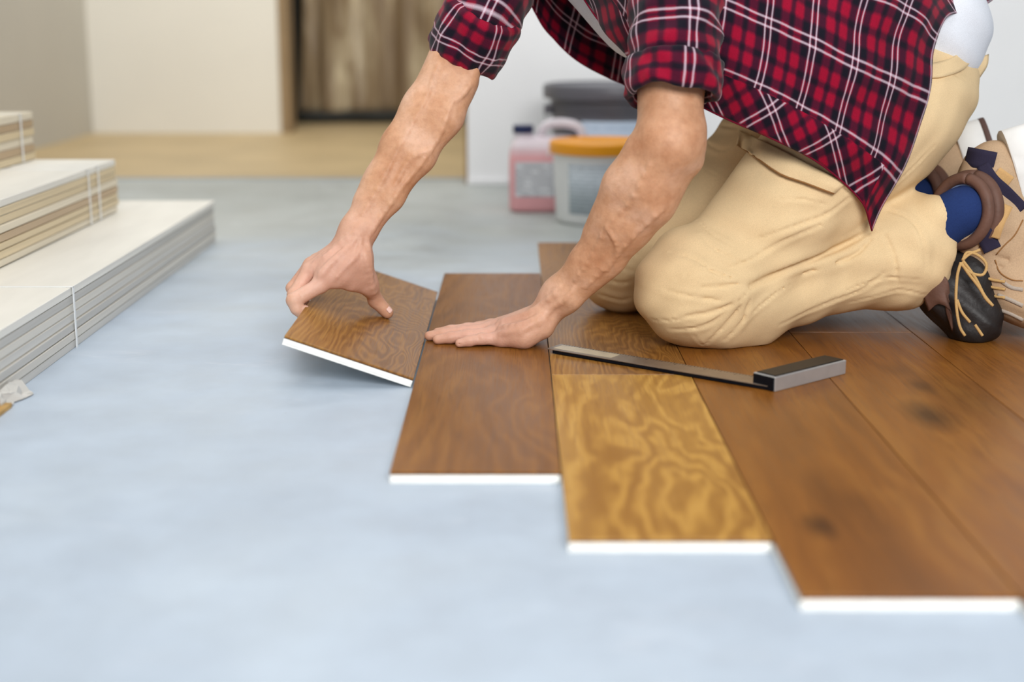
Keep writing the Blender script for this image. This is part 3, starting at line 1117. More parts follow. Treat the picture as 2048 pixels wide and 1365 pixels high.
# thenar and the web between thumb and forefinger
TC = P(720, 512, 2.255)
TM = P(735, 560, 2.272)
TI = P(751, 601, 2.300)
TT = P(774, 625, 2.303)
body.add(carpR + np.array([0.012, -0.008, -0.004]), TC, 0.021, 0.0185, 0.016)
body.add(TC, TM, 0.0175, 0.0135, 0.012)
body.add(P(690, 520, 2.25), P(700, 550, 2.255), 0.016, 0.0105, 0.016)
body.chain([P(645, 558, 2.230), P(674, 562, 2.236), P(703, 568, 2.248), P(738, 578, 2.278)], [0.0095, 0.0085, 0.0085, 0.0125], 0.016)
body.chain([P(652, 545, 2.232), P(688, 545, 2.236), P(726, 548, 2.256)], [0.0125, 0.0125, 0.0125], 0.016)
body.chain([P(668, 525, 2.240), P(696, 525, 2.240), P(722, 525, 2.25)], [0.0135, 0.0135, 0.0135], 0.016)
body.limb([TM, TI, TT], [0.0142, 0.0118, 0.0108], 0.010, 0.006)
pb = lambda s, y, dn: np.array([-0.1436 - s * math.cos(TILT) - dn * math.sin(TILT), y, 0.015 + s * math.sin(TILT) - dn * math.cos(TILT)])   # point below the raised plank
body.limb([MI, P(588, 601, 2.203), P(594, 617, 2.200), pb(0.183, 2.205, 0.0235)], [0.0126, 0.0122, 0.0104, 0.0085], 0.006, 0.004)
body.limb([MM, P(588, 590, 2.228), pb(0.205, 2.236, 0.018), pb(0.172, 2.236, 0.0240)], [0.0118, 0.0108, 0.0094, 0.0082], 0.006, 0.004)
body.limb([MR, P(585, 577, 2.258), pb(0.205, 2.262, 0.018), pb(0.172, 2.262, 0.0240)], [0.0115, 0.0104, 0.0092, 0.0080], 0.006, 0.004)
body.limb([MP, P(598, 568, 2.284), pb(0.205, 2.286, 0.017), pb(0.180, 2.286, 0.0230)], [0.0105, 0.0092, 0.0082, 0.0072], 0.006, 0.004)


def project(model, L, inset, n=None):
    out = []
    pl = catmull(np.array(L, float), n or max(2, len(L) * 3)) if len(L) > 2 else np.array(L, float)
    for q in pl:
        h = model.trace(q[0], q[1])
        if h is None:
            continue
        d = h - EYE
        out.append(h + d / np.linalg.norm(d) * inset)
    return out


def ridge(model, L, r, inset, k=0.008):
    q = project(model, L, inset)
    return [Model.prim(q[i], q[i + 1], r, r, k) for i in range(len(q) - 1)]


def crease(model, L, r, out, k=0.008):
    return ridge(model, L, r, -out, k)


new = []
# veins and tendons of the left forearm and hand
for L, r in (([(1300, 330), (1262, 400), (1215, 455), (1180, 520), (1150, 560)], 0.0022), ([(1325, 420), (1270, 470), (1215, 530), (1170, 575)], 0.0020),
             ([(1215, 455), (1235, 500), (1215, 540)], 0.0018), ([(1120, 575), (1080, 612), (1040, 632), (1000, 640)], 0.0024), ([(1110, 590), (1060, 625), (1005, 650)], 0.0022),
             ([(1120, 605), (1065, 642), (1010, 662)], 0.0022), ([(1095, 630), (1060, 650), (1040, 668)], 0.0016), ([(1150, 575), (1130, 600), (1095, 620)], 0.0018)):
    new += ridge(body, L, r * 0.9, r * 0.42, 0.0055)
# right forearm and hand
for L, r in (([(905, 200), (880, 270), (840, 330), (800, 380), (765, 430), (740, 470)], 0.0022), ([(875, 130), (850, 200), (800, 290), (760, 370), (725, 430)], 0.0020),
             ([(860, 300), (820, 320), (790, 370)], 0.0018), ([(718, 470), (680, 510), (640, 545)], 0.0022), ([(708, 465), (660, 500), (625, 530)], 0.0022), ([(735, 480), (740, 520), (742, 555)], 0.0026),
             ([(722, 478), (715, 510), (690, 535), (668, 560)], 0.0016), ([(940, 170), (925, 190), (905, 205)], 0.0024)):
    new += ridge(body, L, r * 0.9, r * 0.42, 0.0055)
for L in ([(1092, 615), (1040, 634), (998, 646)], [(1100, 622), (1050, 648), (1000, 656)], [(1090, 640), (1040, 660), (1002, 668)], [(704, 490), (664, 525), (640, 553)], [(696, 480), (650, 515), (622, 540)], [(728, 500), (736, 540), (748, 585)]):
    new += ridge(body, L, 0.0030, 0.0016, 0.007)
# knuckle wrinkles
cutsb = []
for L in ([(955, 672), (960, 682)], [(948, 660), (954, 668)], [(914, 676), (919, 690)], [(756, 594), (772, 602)], [(750, 600), (766, 607)], [(598, 583), (604, 596)]):
    cutsb += crease(body, L, 0.0010, 0.0004, 0.002)
body.body += new
body.cuts = cutsb
V, Q = body.mesh(0.0027)
V[:, 2] = np.maximum(V[:, 2], 0.01525)
s_ = -(V[:, 0] + 0.1436) * math.cos(TILT) + (V[:, 2] - 0.015) * math.sin(TILT)
n_ = (V[:, 0] + 0.1436) * math.sin(TILT) + (V[:, 2] - 0.015) * math.cos(TILT)
ins = (s_ > 0) & (s_ < 0.199) & (V[:, 1] > 1.98) & (V[:, 1] < 2.66) & (n_ < 0.0002) & (n_ > -0.0153)
push = np.where(n_ > -0.0075, 0.0003 - n_, -0.0154 - n_) * ins
V[:, 0] += push * math.sin(TILT)
V[:, 2] += push * math.cos(TILT)
person = mesh_obj('person', V, Q, M['skin'])
hand = np.zeros(len(V), np.float32)
for c0, r0 in ((np.array([-0.05, 2.23, 0.03]), 0.075), (np.array([-0.29, 2.25, 0.12]), 0.07)):
    hand = np.maximum(hand, np.clip(1.35 - np.linalg.norm(V - c0, axis=1) / r0 * 0.62, 0, 1).astype(np.float32))
at = person.data.attributes.new('hand', 'FLOAT', 'POINT')
at.data.foreach_set('value', hand)
tag(person, 'kneeling person in red plaid shirt and khaki work trousers fitting a plank', 'person')


def nail(px, py, model, ux, w, l):
    h = model.trace(px, py)
    e = 0.0012
    g = np.array([model.ev((h + np.eye(3)[i] * e)[None])[0] - model.ev((h - np.eye(3)[i] * e)[None])[0] for i in range(3)])
    n = g / np.linalg.norm(g)
    u = np.asarray(ux, float)
    u = u - n * (u @ n)
    u /= np.linalg.norm(u)
    v = np.cross(n, u)
    V, Fc = [], []
    N1, N2 = 9, 7
    for j in range(N2):
        for i in range(N1):
            a, b = (i / (N1 - 1) - 0.5) * 2, (j / (N2 - 1) - 0.5) * 2
            ww = w * (1 - 0.18 * max(0, -b) ** 2) * (1.0 if abs(b) < 0.7 else 0.88)
            V.append(h + u * b * l + v * a * ww - n * (0.36 * w * a * a + 0.0003 - 0.0009))
    for j in range(N2 - 1):
        for i in range(N1 - 1):
            Fc.append((j * N1 + i, j * N1 + i + 1, (j + 1) * N1 + i + 1, (j + 1) * N1 + i))
    o = from_np('fingernail', V, Fc, M['nail'], person)
    md = o.modifiers.new('thickness', 'SOLIDIFY')
    md.thickness = 0.0007
    md.offset = -1


M['nail'] = m_plain('fingernail', srgb(236, 198, 186), 0.3, 0.5, 0.03, 60)
nail(779, 620, body, TT - TI, 0.0044, 0.0048)

# hair and eyes (out of frame above, but part of the man)
hm = Model()
hm.add(HP(-0.020, 0.030), HP(0.006, 0.042), 0.080, 0.070, 0.02)
hm.add(HP(-0.030, 0.015), HP(-0.045, -0.030), 0.068, 0.050, 0.03)
hm.disp = lambda X: 0.0025 * np.sin(X[:, 0] * 260 + 3 * np.sin(X[:, 1] * 90)) * np.sin(X[:, 1] * 210 + X[:, 2] * 120)
V, Q = hm.mesh(0.005)
mesh_obj('hair', V, Q, M['hair'], person)
MEYE = m_plain('eye_white', srgb(230, 228, 224), 0.2, 0.5)
MIRIS = m_plain('iris', srgb(70, 50, 36), 0.2, 0.5)
for s in (-1, 1):
    q = HP(0.074, 0.006, s * 0.029)
    b_ = bmesh.new()
    bmesh.ops.create_uvsphere(b_, u_segments=20, v_segments=12, radius=0.0105, matrix=Matrix.Translation(q))
    e = from_bm('eye', b_, MEYE, person, True)
    b_ = bmesh.new()
    bmesh.ops.create_uvsphere(b_, u_segments=14, v_segments=8, radius=0.0052, matrix=Matrix.Translation(q + FD * 0.0062))
    from_bm('iris', b_, MIRIS, e, True)

# ------------------------------------------------------------------ trousers
tr = Model()
tr.chain([KN_L + np.array([0, 0, 0.006]), P(1440, 545, 2.24), P(1560, 425, 2.265), P(1660, 320, 2.29), HIP_L], [0.076, 0.080, 0.088, 0.100, 0.112], 0.05)
tr.add(KN_L + np.array([-0.004, 0.0, 0.03]), KN_L + np.array([0.05, 0.0, -0.004]), 0.070, 0.070, 0.04)
CF_L = P(1838, 505, 2.30)
tr.chain([KN_L + np.array([0.01, 0, 0.0]), P(1500, 607, 2.235), P(1620, 558, 2.27), P(1740, 515, 2.295), P(1795, 505, 2.30), CF_L], [0.073, 0.066, 0.064, 0.082, 0.090, 0.076], 0.022)
tr.add(P(1876, 440, 2.262), P(1850, 455, 2.28), 0.036, 0.048, 0.025)
# seat
tr.add(HIP_L, P(1808, 185, 2.40), 0.108, 0.098, 0.05)
tr.add(HIP_R, P(1800, 175, 2.52), 0.108, 0.098, 0.05)
tr.add(P(1800, 200, 2.38), P(1800, 200, 2.54), 0.100, 0.100, 0.05)
tr.add(P(1818, 160, 2.42), P(1818, 160, 2.54), 0.098, 0.098, 0.05)
tr.add(P(1700, 165, 2.38), P(1700, 165, 2.52), 0.095, 0.095, 0.05)
# far leg
tr.chain([KN_R, P(1400, 440, 2.52), P(1540, 310, 2.54), HIP_R], [0.074, 0.082, 0.092, 0.108], 0.05)
tr.chain([KN_R, P(1450, 560, 2.54), P(1640, 500, 2.56), P(1770, 440, 2.57), P(1850, 420, 2.57)], [0.072, 0.066, 0.062, 0.078, 0.078], 0.022)


def fold_noise(X):
    x, y, z = X[:, 0], X[:, 1], X[:, 2]
    a = np.sin(x * 41 + z * 30 + 2.2 * np.sin(y * 13 + z * 17)) * np.sin(z * 52 - x * 26 + 1.7 * np.sin(x * 19))
    b = np.sin(x * 96 - z * 70 + 2 * np.sin(y * 31))
    return 0.0030 * a + 0.0008 * b


tr.disp = fold_noise
# flatten where he kneels: nothing may go below the planks
raw_ev = tr.disp
tr0 = tr
rd, ct = [], []
# folds read off the photograph (pixel polylines put on the cloth itself)
FOLDS = [
    # deep crease between thigh and calf
    ([(1742, 462), (1690, 490), (1620, 520), (1560, 545), (1512, 566), (1480, 578)], 0.0060, 0.0010, 0.012),
    ([(1740, 480), (1700, 515), (1560, 560)], 0.0040, 0.0016, 0.010),
    ([(1512, 568), (1470, 602), (1420, 625), (1360, 634)], 0.0036, 0.0016, 0.008),
    ([(1500, 562), (1450, 572), (1402, 575)], 0.0032, 0.0014, 0.008),
    ([(1490, 585), (1440, 600), (1370, 590), (1330, 580)], 0.0026, 0.0012, 0.007),
    ([(1485, 590), (1470, 625), (1440, 660), (1410, 690)], 0.0030, 0.0014, 0.007),
    ([(1465, 610), (1430, 640), (1395, 655), (1340, 660)], 0.0030, 0.0014, 0.007),
    ([(1500, 590), (1485, 640), (1450, 680)], 0.0028, 0.0014, 0.007),
    ([(1378, 655), (1395, 680), (1412, 695)], 0.0018, 0.0010, 0.004),
    # thigh folds
    ([(1700, 395), (1650, 430), (1590, 452), (1510, 480)], 0.0030, 0.0012, 0.010),
    ([(1640, 450), (1560, 485), (1500, 520), (1450, 540)], 0.0030, 0.0012, 0.010),
    ([(1400, 470), (1430, 500), (1470, 520), (1490, 535)], 0.0026, 0.0012, 0.008),
    ([(1395, 440), (1425, 470), (1480, 500)], 0.0022, 0.0010, 0.008),
    ([(1470, 560), (1430, 545), (1390, 545), (1350, 560)], 0.0024, 0.0012, 0.008),
    # pocket stitching line down the thigh
    ([(1605, 365), (1560, 420), (1520, 480), (1482, 540)], 0.0014, 0.0006, 0.003),
    ([(1480, 292), (1430, 360), (1385, 430), (1372, 470), (1400, 486), (1470, 500), (1520, 486)], 0.0012, 0.0006, 0.003),
    ([(1272, 560), (1320, 585), (1360, 605), (1362, 650), (1345, 690)], 0.0012, 0.0006, 0.003),
    ([(1412, 340), (1450, 360), (1500, 372)], 0.0018, 0.001, 0.008), ([(1560, 400), (1600, 398), (1660, 412)], 0.0022, 0.001, 0.008),
    ([(1340, 505), (1390, 520), (1440, 552), (1500, 560)], 0.0026, 0.001, 0.008), ([(1300, 640), (1350, 640), (1400, 625)], 0.0020, 0.001, 0.008),
    ([(1620, 545), (1560, 580), (1500, 630), (1470, 670)], 0.0022, 0.001, 0.008),
    # calf and cuff folds
    ([(1770, 470), (1790, 520), (1795, 570)], 0.0030, 0.0014, 0.010),
    ([(1775, 420), (1820, 440), (1845, 480), (1852, 540)], 0.0030, 0.0012, 0.010),
    
    ([(1840, 560), (1780, 555), (1720, 570), (1660, 600)], 0.0022, 0.0010, 0.008),
    ([(1850, 590), (1800, 580), (1760, 590), (1700, 605)], 0.0022, 0.0010, 0.008),
    ([(1770, 545), (1720, 580), (1640, 612), (1560, 650)], 0.0030, 0.0012, 0.010),
    # seat
    ([(1880, 130), (1910, 150), (1940, 165)], 0.0024, 0.0010, 0.006),
    ([(1870, 290), (1830, 330), (1780, 380)], 0.0022, 0.0010, 0.008),
    # far leg
    ([(1200, 590), (1240, 600), (1260, 596)], 0.0032, 0.0016, 0.007), ([(1215, 560), (1245, 566), (1270, 560)], 0.0032, 0.0016, 0.007),
    ([(1240, 535), (1270, 542), (1300, 530)], 0.0032, 0.0016, 0.007), ([(1265, 510), (1300, 512), (1325, 500)], 0.0032, 0.0016, 0.007),
    ([(1290, 480), (1320, 484), (1340, 470)], 0.0030, 0.0016, 0.007), ([(1418, 240), (1450, 252), (1478, 256)], 0.0030, 0.0014, 0.007), ([(1410, 285), (1440, 300), (1460, 296)], 0.0028, 0.0014, 0.007),
]
fl = []
for L, r, out, k in FOLDS:
    q = np.array(project(tr, L, 0.0))
    if len(q) < 2:
        continue
    jump = np.linalg.norm(np.diff(q, axis=0), axis=1)
    if jump.max() > 0.05:
        q = q[:int(np.argmax(jump)) + 1]
        if len(q) < 2:
            continue
    e = np.sin(np.linspace(0.12, 0.95, len(q)) * math.pi) ** 0.7
    fl.append((q, e * r * 3.3, r * 1.0))
pocket_pts = {}
for nm, L in (('flap_top', [(1478, 262), (1520, 280), (1570, 304), (1630, 336), (1692, 366)]), ('flap_bot', [(1474, 290), (1508, 312), (1560, 348), (1610, 366), (1668, 388)])):
    q = np.array(L, float)
    pocket_pts[nm] = [tr.trace(*p) for p in catmull(q, 13)]
patch_px = [[(1868, 392), (1890, 402), (1905, 425)], [(1850, 430), (1875, 440), (1896, 455)], [(1848, 470), (1872, 480), (1885, 490)]]
tr.body += rd
tr.folds = fl
# hollow for the foot at the cuff and for the waist at the top
tr.cuts = [Model.prim(CF_L + np.array([0.062, 0, -0.01]), CF_L + np.array([0.16, 0, 0]), 0.066, 0.066, 0.008)]
V, Q = tr.mesh(0.0034)
V[:, 2] = np.maximum(V[:, 2], 0.0154 + 0.0006 * np.sin(V[:, 0] * 60) ** 2)
trousers = mesh_obj('trousers', V, Q, M['khaki'], person)


def sheet(name, rows, mat, parent, th=0.003, nu=None, nv=None, uvrot=None, smooth=True, jitter=None, offset=0):
    """cloth patch through a grid of points, smoothed both ways; UV in metres"""
    R = [np.asarray(r, float) for r in rows]
    nv = nv or 24
    nu = nu or 24
    R = [catmull(r, nv) for r in R]
    G = np.stack(R)                                   # rows x nv x 3
    G = np.stack([catmull(G[:, j], nu) for j in range(nv)], 1)   # nu x nv x 3
    if jitter is not None:
        du = np.gradient(G, axis=0)
        dv = np.gradient(G, axis=1)
        n = np.cross(du, dv)
        n /= np.linalg.norm(n, axis=2)[..., None] + 1e-9
        G = G + n * jitter(G)[..., None]
    su = np.concatenate([[0], np.cumsum(np.linalg.norm(np.diff(G, axis=0), axis=2).mean(1))])
    sv = np.concatenate([[0], np.cumsum(np.linalg.norm(np.diff(G, axis=1), axis=2).mean(0))])
    V = G.reshape(-1, 3)
    Fc = [(i * nv + j, i * nv + j + 1, (i + 1) * nv + j + 1, (i + 1) * nv + j) for i in range(nu - 1) for j in range(nv - 1)]
    o = from_np(name, V, Fc, mat, parent, smooth)
    uvl = o.data.uv_layers.new(name='UVMap')
    for p in o.data.polygons:
        i, j = divmod(p.index, nv - 1)
        a = uvrot(su[i], sv[j], su[-1], sv[-1]) if uvrot else (0, 0, 0)
        c, s = math.cos(a[0]), math.sin(a[0])
        for li in p.loop_indices:
            ii, jj = divmod(o.data.loops[li].vertex_index, nv)
            x, y = su[ii], sv[jj]
            uvl.data[li].uv = (c * x - s * y + a[1], s * x + c * y + a[2])
    if th:
        md = o.modifiers.new('thickness', 'SOLIDIFY')
        md.thickness = th
        md.offset = offset
    return o


def outward(q, d):
    v = EYE - q
    return q + v / np.linalg.norm(v) * d


ft, fbt = [outward(q, 0.003) for q in pocket_pts['flap_top']], [outward(q, 0.0065) for q in pocket_pts['flap_bot']]
mid = [(a + b) / 2 + (EYE - a) / np.linalg.norm(EYE - a) * 0.004 for a, b in zip(ft, fbt)]
sheet('pocket_flap', [ft, mid, fbt], M['khaki'], trousers, 0.004, 12, 30)
tube('flap_stitching', [outward(q, 0.0025) for q in fbt], 0.0012, M['khaki_dark'], trousers, 6)

# waistband with a belt loop at the back
def on_tr(px, py, lift):
    h = tr.trace(px, py)
    return outward(h, lift) if h is not None else P(px, py, 2.42)


wb = [on_tr(*q, 0.004) for q in ((1858, 128), (1880, 124), (1902, 116), (1920, 104), (1932, 92))]
wb2 = [on_tr(*q, 0.004) for q in ((1862, 156), (1886, 154), (1912, 146), (1930, 136), (1940, 124))]
sheet('waistband', [wb, wb2], M['khaki'], trousers, 0.005, 6, 30)
bl = [P(1918, 78, 2.385), P(1940, 118, 2.375), P(1976, 110, 2.40)]
bl2 = [P(1898, 126, 2.355), P(1926, 142, 2.35), P(1957, 156, 2.375)]
sheet('belt_loop', [bl, [(a + b) / 2 + np.array([0.004, -0.004, 0.002]) for a, b in zip(bl, bl2)], bl2], M['khaki'], trousers, 0.005, 8, 14)
cuff = [tr.trace(px, py) for px, py in ((1858, 398), (1880, 392), (1898, 412), (1902, 440), (1888, 470), (1868, 480), (1852, 450))]

# ------------------------------------------------------------------ undershirt
tee = Model()
tee.add(P(1838, 62, 2.40), P(1838, 62, 2.52), 0.086, 0.086, 0.04)
tee.chain([P(1830, 60, 2.45), P(1640, 15, 2.44), CHE + np.array([0, 0, -0.03])], [0.118, 0.122, 0.112], 0.05, (0, 1, 0), 0.80)
tee.chain([CHE + np.array([0, 0, -0.03]), P(1250, -80, 2.43)], [0.112, 0.085], 0.05, (0, 1, 0), 0.8)
tee.chain([P(1210, -75, 2.42), P(1300, 8, 2.42), P(1420, 60, 2.42)], [0.080, 0.085, 0.10], 0.05)
tee.disp = lambda X: 0.002 * np.sin(X[:, 0] * 50 + X[:, 2] * 80 + np.sin(X[:, 1] * 30))
V, Q = tee.mesh(0.006)
mesh_obj('undershirt', V, Q, M['tee'], person)

# ------------------------------------------------------------------ plaid shirt: a body sheet, two sleeves, two rolled cuffs
ROWS = [
    # near front edge ... near side ... back ... far side ... far front edge, from the hem to the collar
    [(1744, 462, 2.205), (1790, 370, 2.195), (1834, 280, 2.20), (1858, 170, 2.215), (1872, 95, 2.235), (1892, 34, 2.28), (1940, 26, 2.36), (1984, 0, 2.46), (1985, -20, 2.54), (1930, 20, 2.62), (1850, 160, 2.68), (1780, 280, 2.68)],
    [(1722, 402, 2.180), (1752, 330, 2.170), (1780, 240, 2.175), (1800, 140, 2.185), (1818, 50, 2.205), (1850, -20, 2.25), (1910, -60, 2.34), (1950, -80, 2.44), (1940, -90, 2.54), (1870, -20, 2.64), (1790, 130, 2.69), (1700, 260, 2.68)],
    [(1640, 328, 2.155), (1668, 270, 2.145), (1690, 190, 2.145), (1708, 100, 2.155), (1722, 10, 2.175), (1750, -80, 2.23), (1790, -140, 2.33), (1810, -160, 2.44), (1800, -150, 2.55), (1740, -60, 2.64), (1670, 90, 2.69), (1590, 240, 2.67)],
    [(1545, 278, 2.150), (1572, 215, 2.140), (1590, 140, 2.140), (1602, 50, 2.150), (1610, -40, 2.175), (1630, -130, 2.23), (1650, -190, 2.33), (1660, -210, 2.44), (1650, -200, 2.55), (1600, -110, 2.64), (1540, 60, 2.68), (1470, 220, 2.66)],
    [(1440, 232, 2.165), (1465, 165, 2.150), (1482, 90, 2.150), (1492, 0, 2.160), (1495, -90, 2.185), (1500, -170, 2.24), (1510, -225, 2.33), (1512, -240, 2.44), (1505, -230, 2.55), (1460, -130, 2.63), (1410, 40, 2.66), (1350, 205, 2.63)],
    [(1340, 178, 2.205), (1350, 120, 2.18), (1362, 40, 2.165), (1372, -50, 2.165), (1378, -130, 2.19), (1380, -200, 2.25), (1375, -250, 2.34), (1370, -262, 2.44), (1360, -250, 2.54), (1320, -150, 2.62), (1280, 30, 2.63), (1250, 170, 2.60)],
    [(1262, 118, 2.255), (1268, 60, 2.22), (1270, -20, 2.19), (1270, -100, 2.185), (1270, -170, 2.205), (1270, -230, 2.26), (1265, -270, 2.34), (1260, -282, 2.44), (1240, -265, 2.54), (1210, -160, 2.61), (1180, 0, 2.61), (1150, 118, 2.575)],
    [(1195, 38, 2.30), (1198, -20, 2.26), (1196, -80, 2.23), (1190, -150, 2.22), (1185, -200, 2.24), (1180, -250, 2.29), (1170, -285, 2.36), (1160, -295, 2.44), (1140, -280, 2.53), (1115, -190, 2.59), (1095, -60, 2.59), (1082, 44, 2.56)],
    [(1150, -30, 2.34), (1150, -80, 2.31), (1146, -130, 2.29), (1140, -180, 2.28), (1135, -225, 2.29), (1128, -260, 2.33), (1118, -290, 2.38), (1108, -300, 2.44), (1090, -290, 2.50), (1070, -220, 2.56), (1055, -110, 2.56), (1045, -30, 2.545)],
]


def shirt_wr(G):
    x, y, z = G[..., 0], G[..., 1], G[..., 2]
    return 0.0030 * np.sin(x * 34 + z * 40 + 2 * np.sin(x * 13 - z * 9)) + 0.0016 * np.sin(x * 70 - z * 52 + 2 * np.sin(y * 20))


def shirt_uv(u, v, U, Vv):
    if v < 0.062 and u > 0.05:
        return (0.9, 0.013, 0.02)
    return (0.0, 0.0, 0.03)


M['seam'] = m_cloth('dark_red_seam', srgb(112, 10, 40), 0.2)
shirt = sheet('plaid_shirt', [[P(*q) for q in r] for r in ROWS], M['plaid'], person, 0.0022, 90, 110, shirt_uv, True, shirt_wr)
for nm, col in (('front_edge', 0),):
    tube('hem_seam', catmull([outward(P(*r[0]), 0.001) for r in ROWS], 80), 0.0014, M['seam'], shirt, 8)
tube('hem_seam', catmull([outward(P(*r[-1]), 0.001) for r in ROWS], 80), 0.0014, M['seam'], shirt, 8)


def sleeve(name, axis, radii, mat, parent, n=56, m=60, wr=0.0035, seed=0.0, squash=None, twist=0.0):
    A = catmull(axis, m)
    rr = np.interp(np.linspace(0, 1, m), np.linspace(0, 1, len(radii)), radii)
    T = np.gradient(A, axis=0)
    T /= np.linalg.norm(T, axis=1)[:, None]
    s = np.concatenate([[0], np.cumsum(np.linalg.norm(np.diff(A, axis=0), axis=1))])
    V, UV = [], []
    for i in range(m):
        a = np.cross(T[i], (0, 1, 0))
        a /= np.linalg.norm(a)
        b = np.cross(T[i], a)
        for k in range(n + 1):
            th = 2 * math.pi * k / n
            w = wr * (math.sin(3 * th + s[i] * 60 + seed) * math.sin(s[i] * 75 + 2 * math.cos(th) + seed) + 0.6 * math.sin(5 * th - s[i] * 110 + seed * 2))
            r = rr[i] + w
            sq = 1.0 if squash is None else squash
            V.append(A[i] + r * (math.cos(th) * a + sq * math.sin(th) * b))
            UV.append((s[i], th * rr.mean() + twist * s[i]))
    Fc = [(i * (n + 1) + k, i * (n + 1) + k + 1, (i + 1) * (n + 1) + k + 1, (i + 1) * (n + 1) + k) for i in range(m - 1) for k in range(n)]
    o = from_np(name, V, Fc, mat, parent)
    uvl = o.data.uv_layers.new(name='UVMap')
    for l in o.data.loops:
        uvl.data[l.index].uv = UV[l.vertex_index]
    md = o.modifiers.new('thickness', 'SOLIDIFY')
    md.thickness = 0.002
    md.offset = 0
    return o


def rolled_cuff(name, axis, prof, parent, n=64, wr=0.003, seed=0.0, uv0=(0, 0)):
    """turned-up cuff: closed lip profile [(t along axis 0..1, radius)] swept around the arm"""
    A0, A1 = np.asarray(axis[0]), np.asarray(axis[1])
    T = (A1 - A0) / np.linalg.norm(A1 - A0)
    a = np.cross(T, (0, 1, 0))
    a /= np.linalg.norm(a)
    b = np.cross(T, a)
    pr = catmull(np.array(prof, float), 40)
    L = np.linalg.norm(A1 - A0)
    sl = np.concatenate([[0], np.cumsum(np.linalg.norm(np.diff(pr * np.array([L, 1]), axis=0), axis=1))])
    V, UV = [], []
    for j, (t, r) in enumerate(pr):
        for k in range(n + 1):
            th = 2 * math.pi * k / n
            w = wr * (math.sin(4 * th + seed + t * 5) * 0.7 + 0.5 * math.sin(9 * th + t * 9 + seed) + 0.35 * math.sin(17 * th - 6 * t + 2 * seed))
            sh = 0.10 * math.sin(2 * th + seed) + 0.07 * math.sin(5 * th + seed)
            V.append(A0 + (A1 - A0) * (t + sh * t * 0.6) + (r + w) * (math.cos(th) * a + math.sin(th) * b))
            UV.append((sl[j] + uv0[0], th * 0.07 + uv0[1]))
    Fc = [(i * (n + 1) + k, i * (n + 1) + k + 1, (i + 1) * (n + 1) + k + 1, (i + 1) * (n + 1) + k) for i in range(len(pr) - 1) for k in range(n)]
    o = from_np(name, V, Fc, M['plaid'], parent)
    uvl = o.data.uv_layers.new(name='UVMap')
    for l in o.data.loops:
        uvl.data[l.index].uv = UV[l.vertex_index]
    return o


sleeve('sleeve', [P(1350, -130, 2.25), P(1352, -40, 2.20), P(1350, 50, 2.16), P(1348, 150, 2.13)], [0.082, 0.076, 0.0685, 0.067], M['plaid'], shirt, seed=1.0)
rolled_cuff('cuff', [P(1347, 115, 2.135), P(1345, 196, 2.115)], [(0.05, 0.060), (0.10, 0.0700), (0.45, 0.0730), (0.85, 0.0720), (1.0, 0.0660), (0.92, 0.059), (0.6, 0.0575)], shirt, seed=0.5)
sleeve('sleeve', [P(1075, -170, 2.52), P(1010, -70, 2.47), P(988, -14, 2.39), P(966, 36, 2.355), P(946, 84, 2.36)], [0.078, 0.068, 0.062, 0.059, 0.056], M['plaid'], shirt, seed=2.3, wr=0.0022)
rolled_cuff('cuff', [P(968, 28, 2.345), P(924, 116, 2.372)], [(-0.12, 0.052), (0.0, 0.0625), (0.45, 0.0665), (0.85, 0.064), (1.0, 0.058), (0.93, 0.052), (0.6, 0.050)], shirt, seed=1.9, uv0=(0.02, 0.03))

# ------------------------------------------------------------------ work boots, heels up, toes on the floor


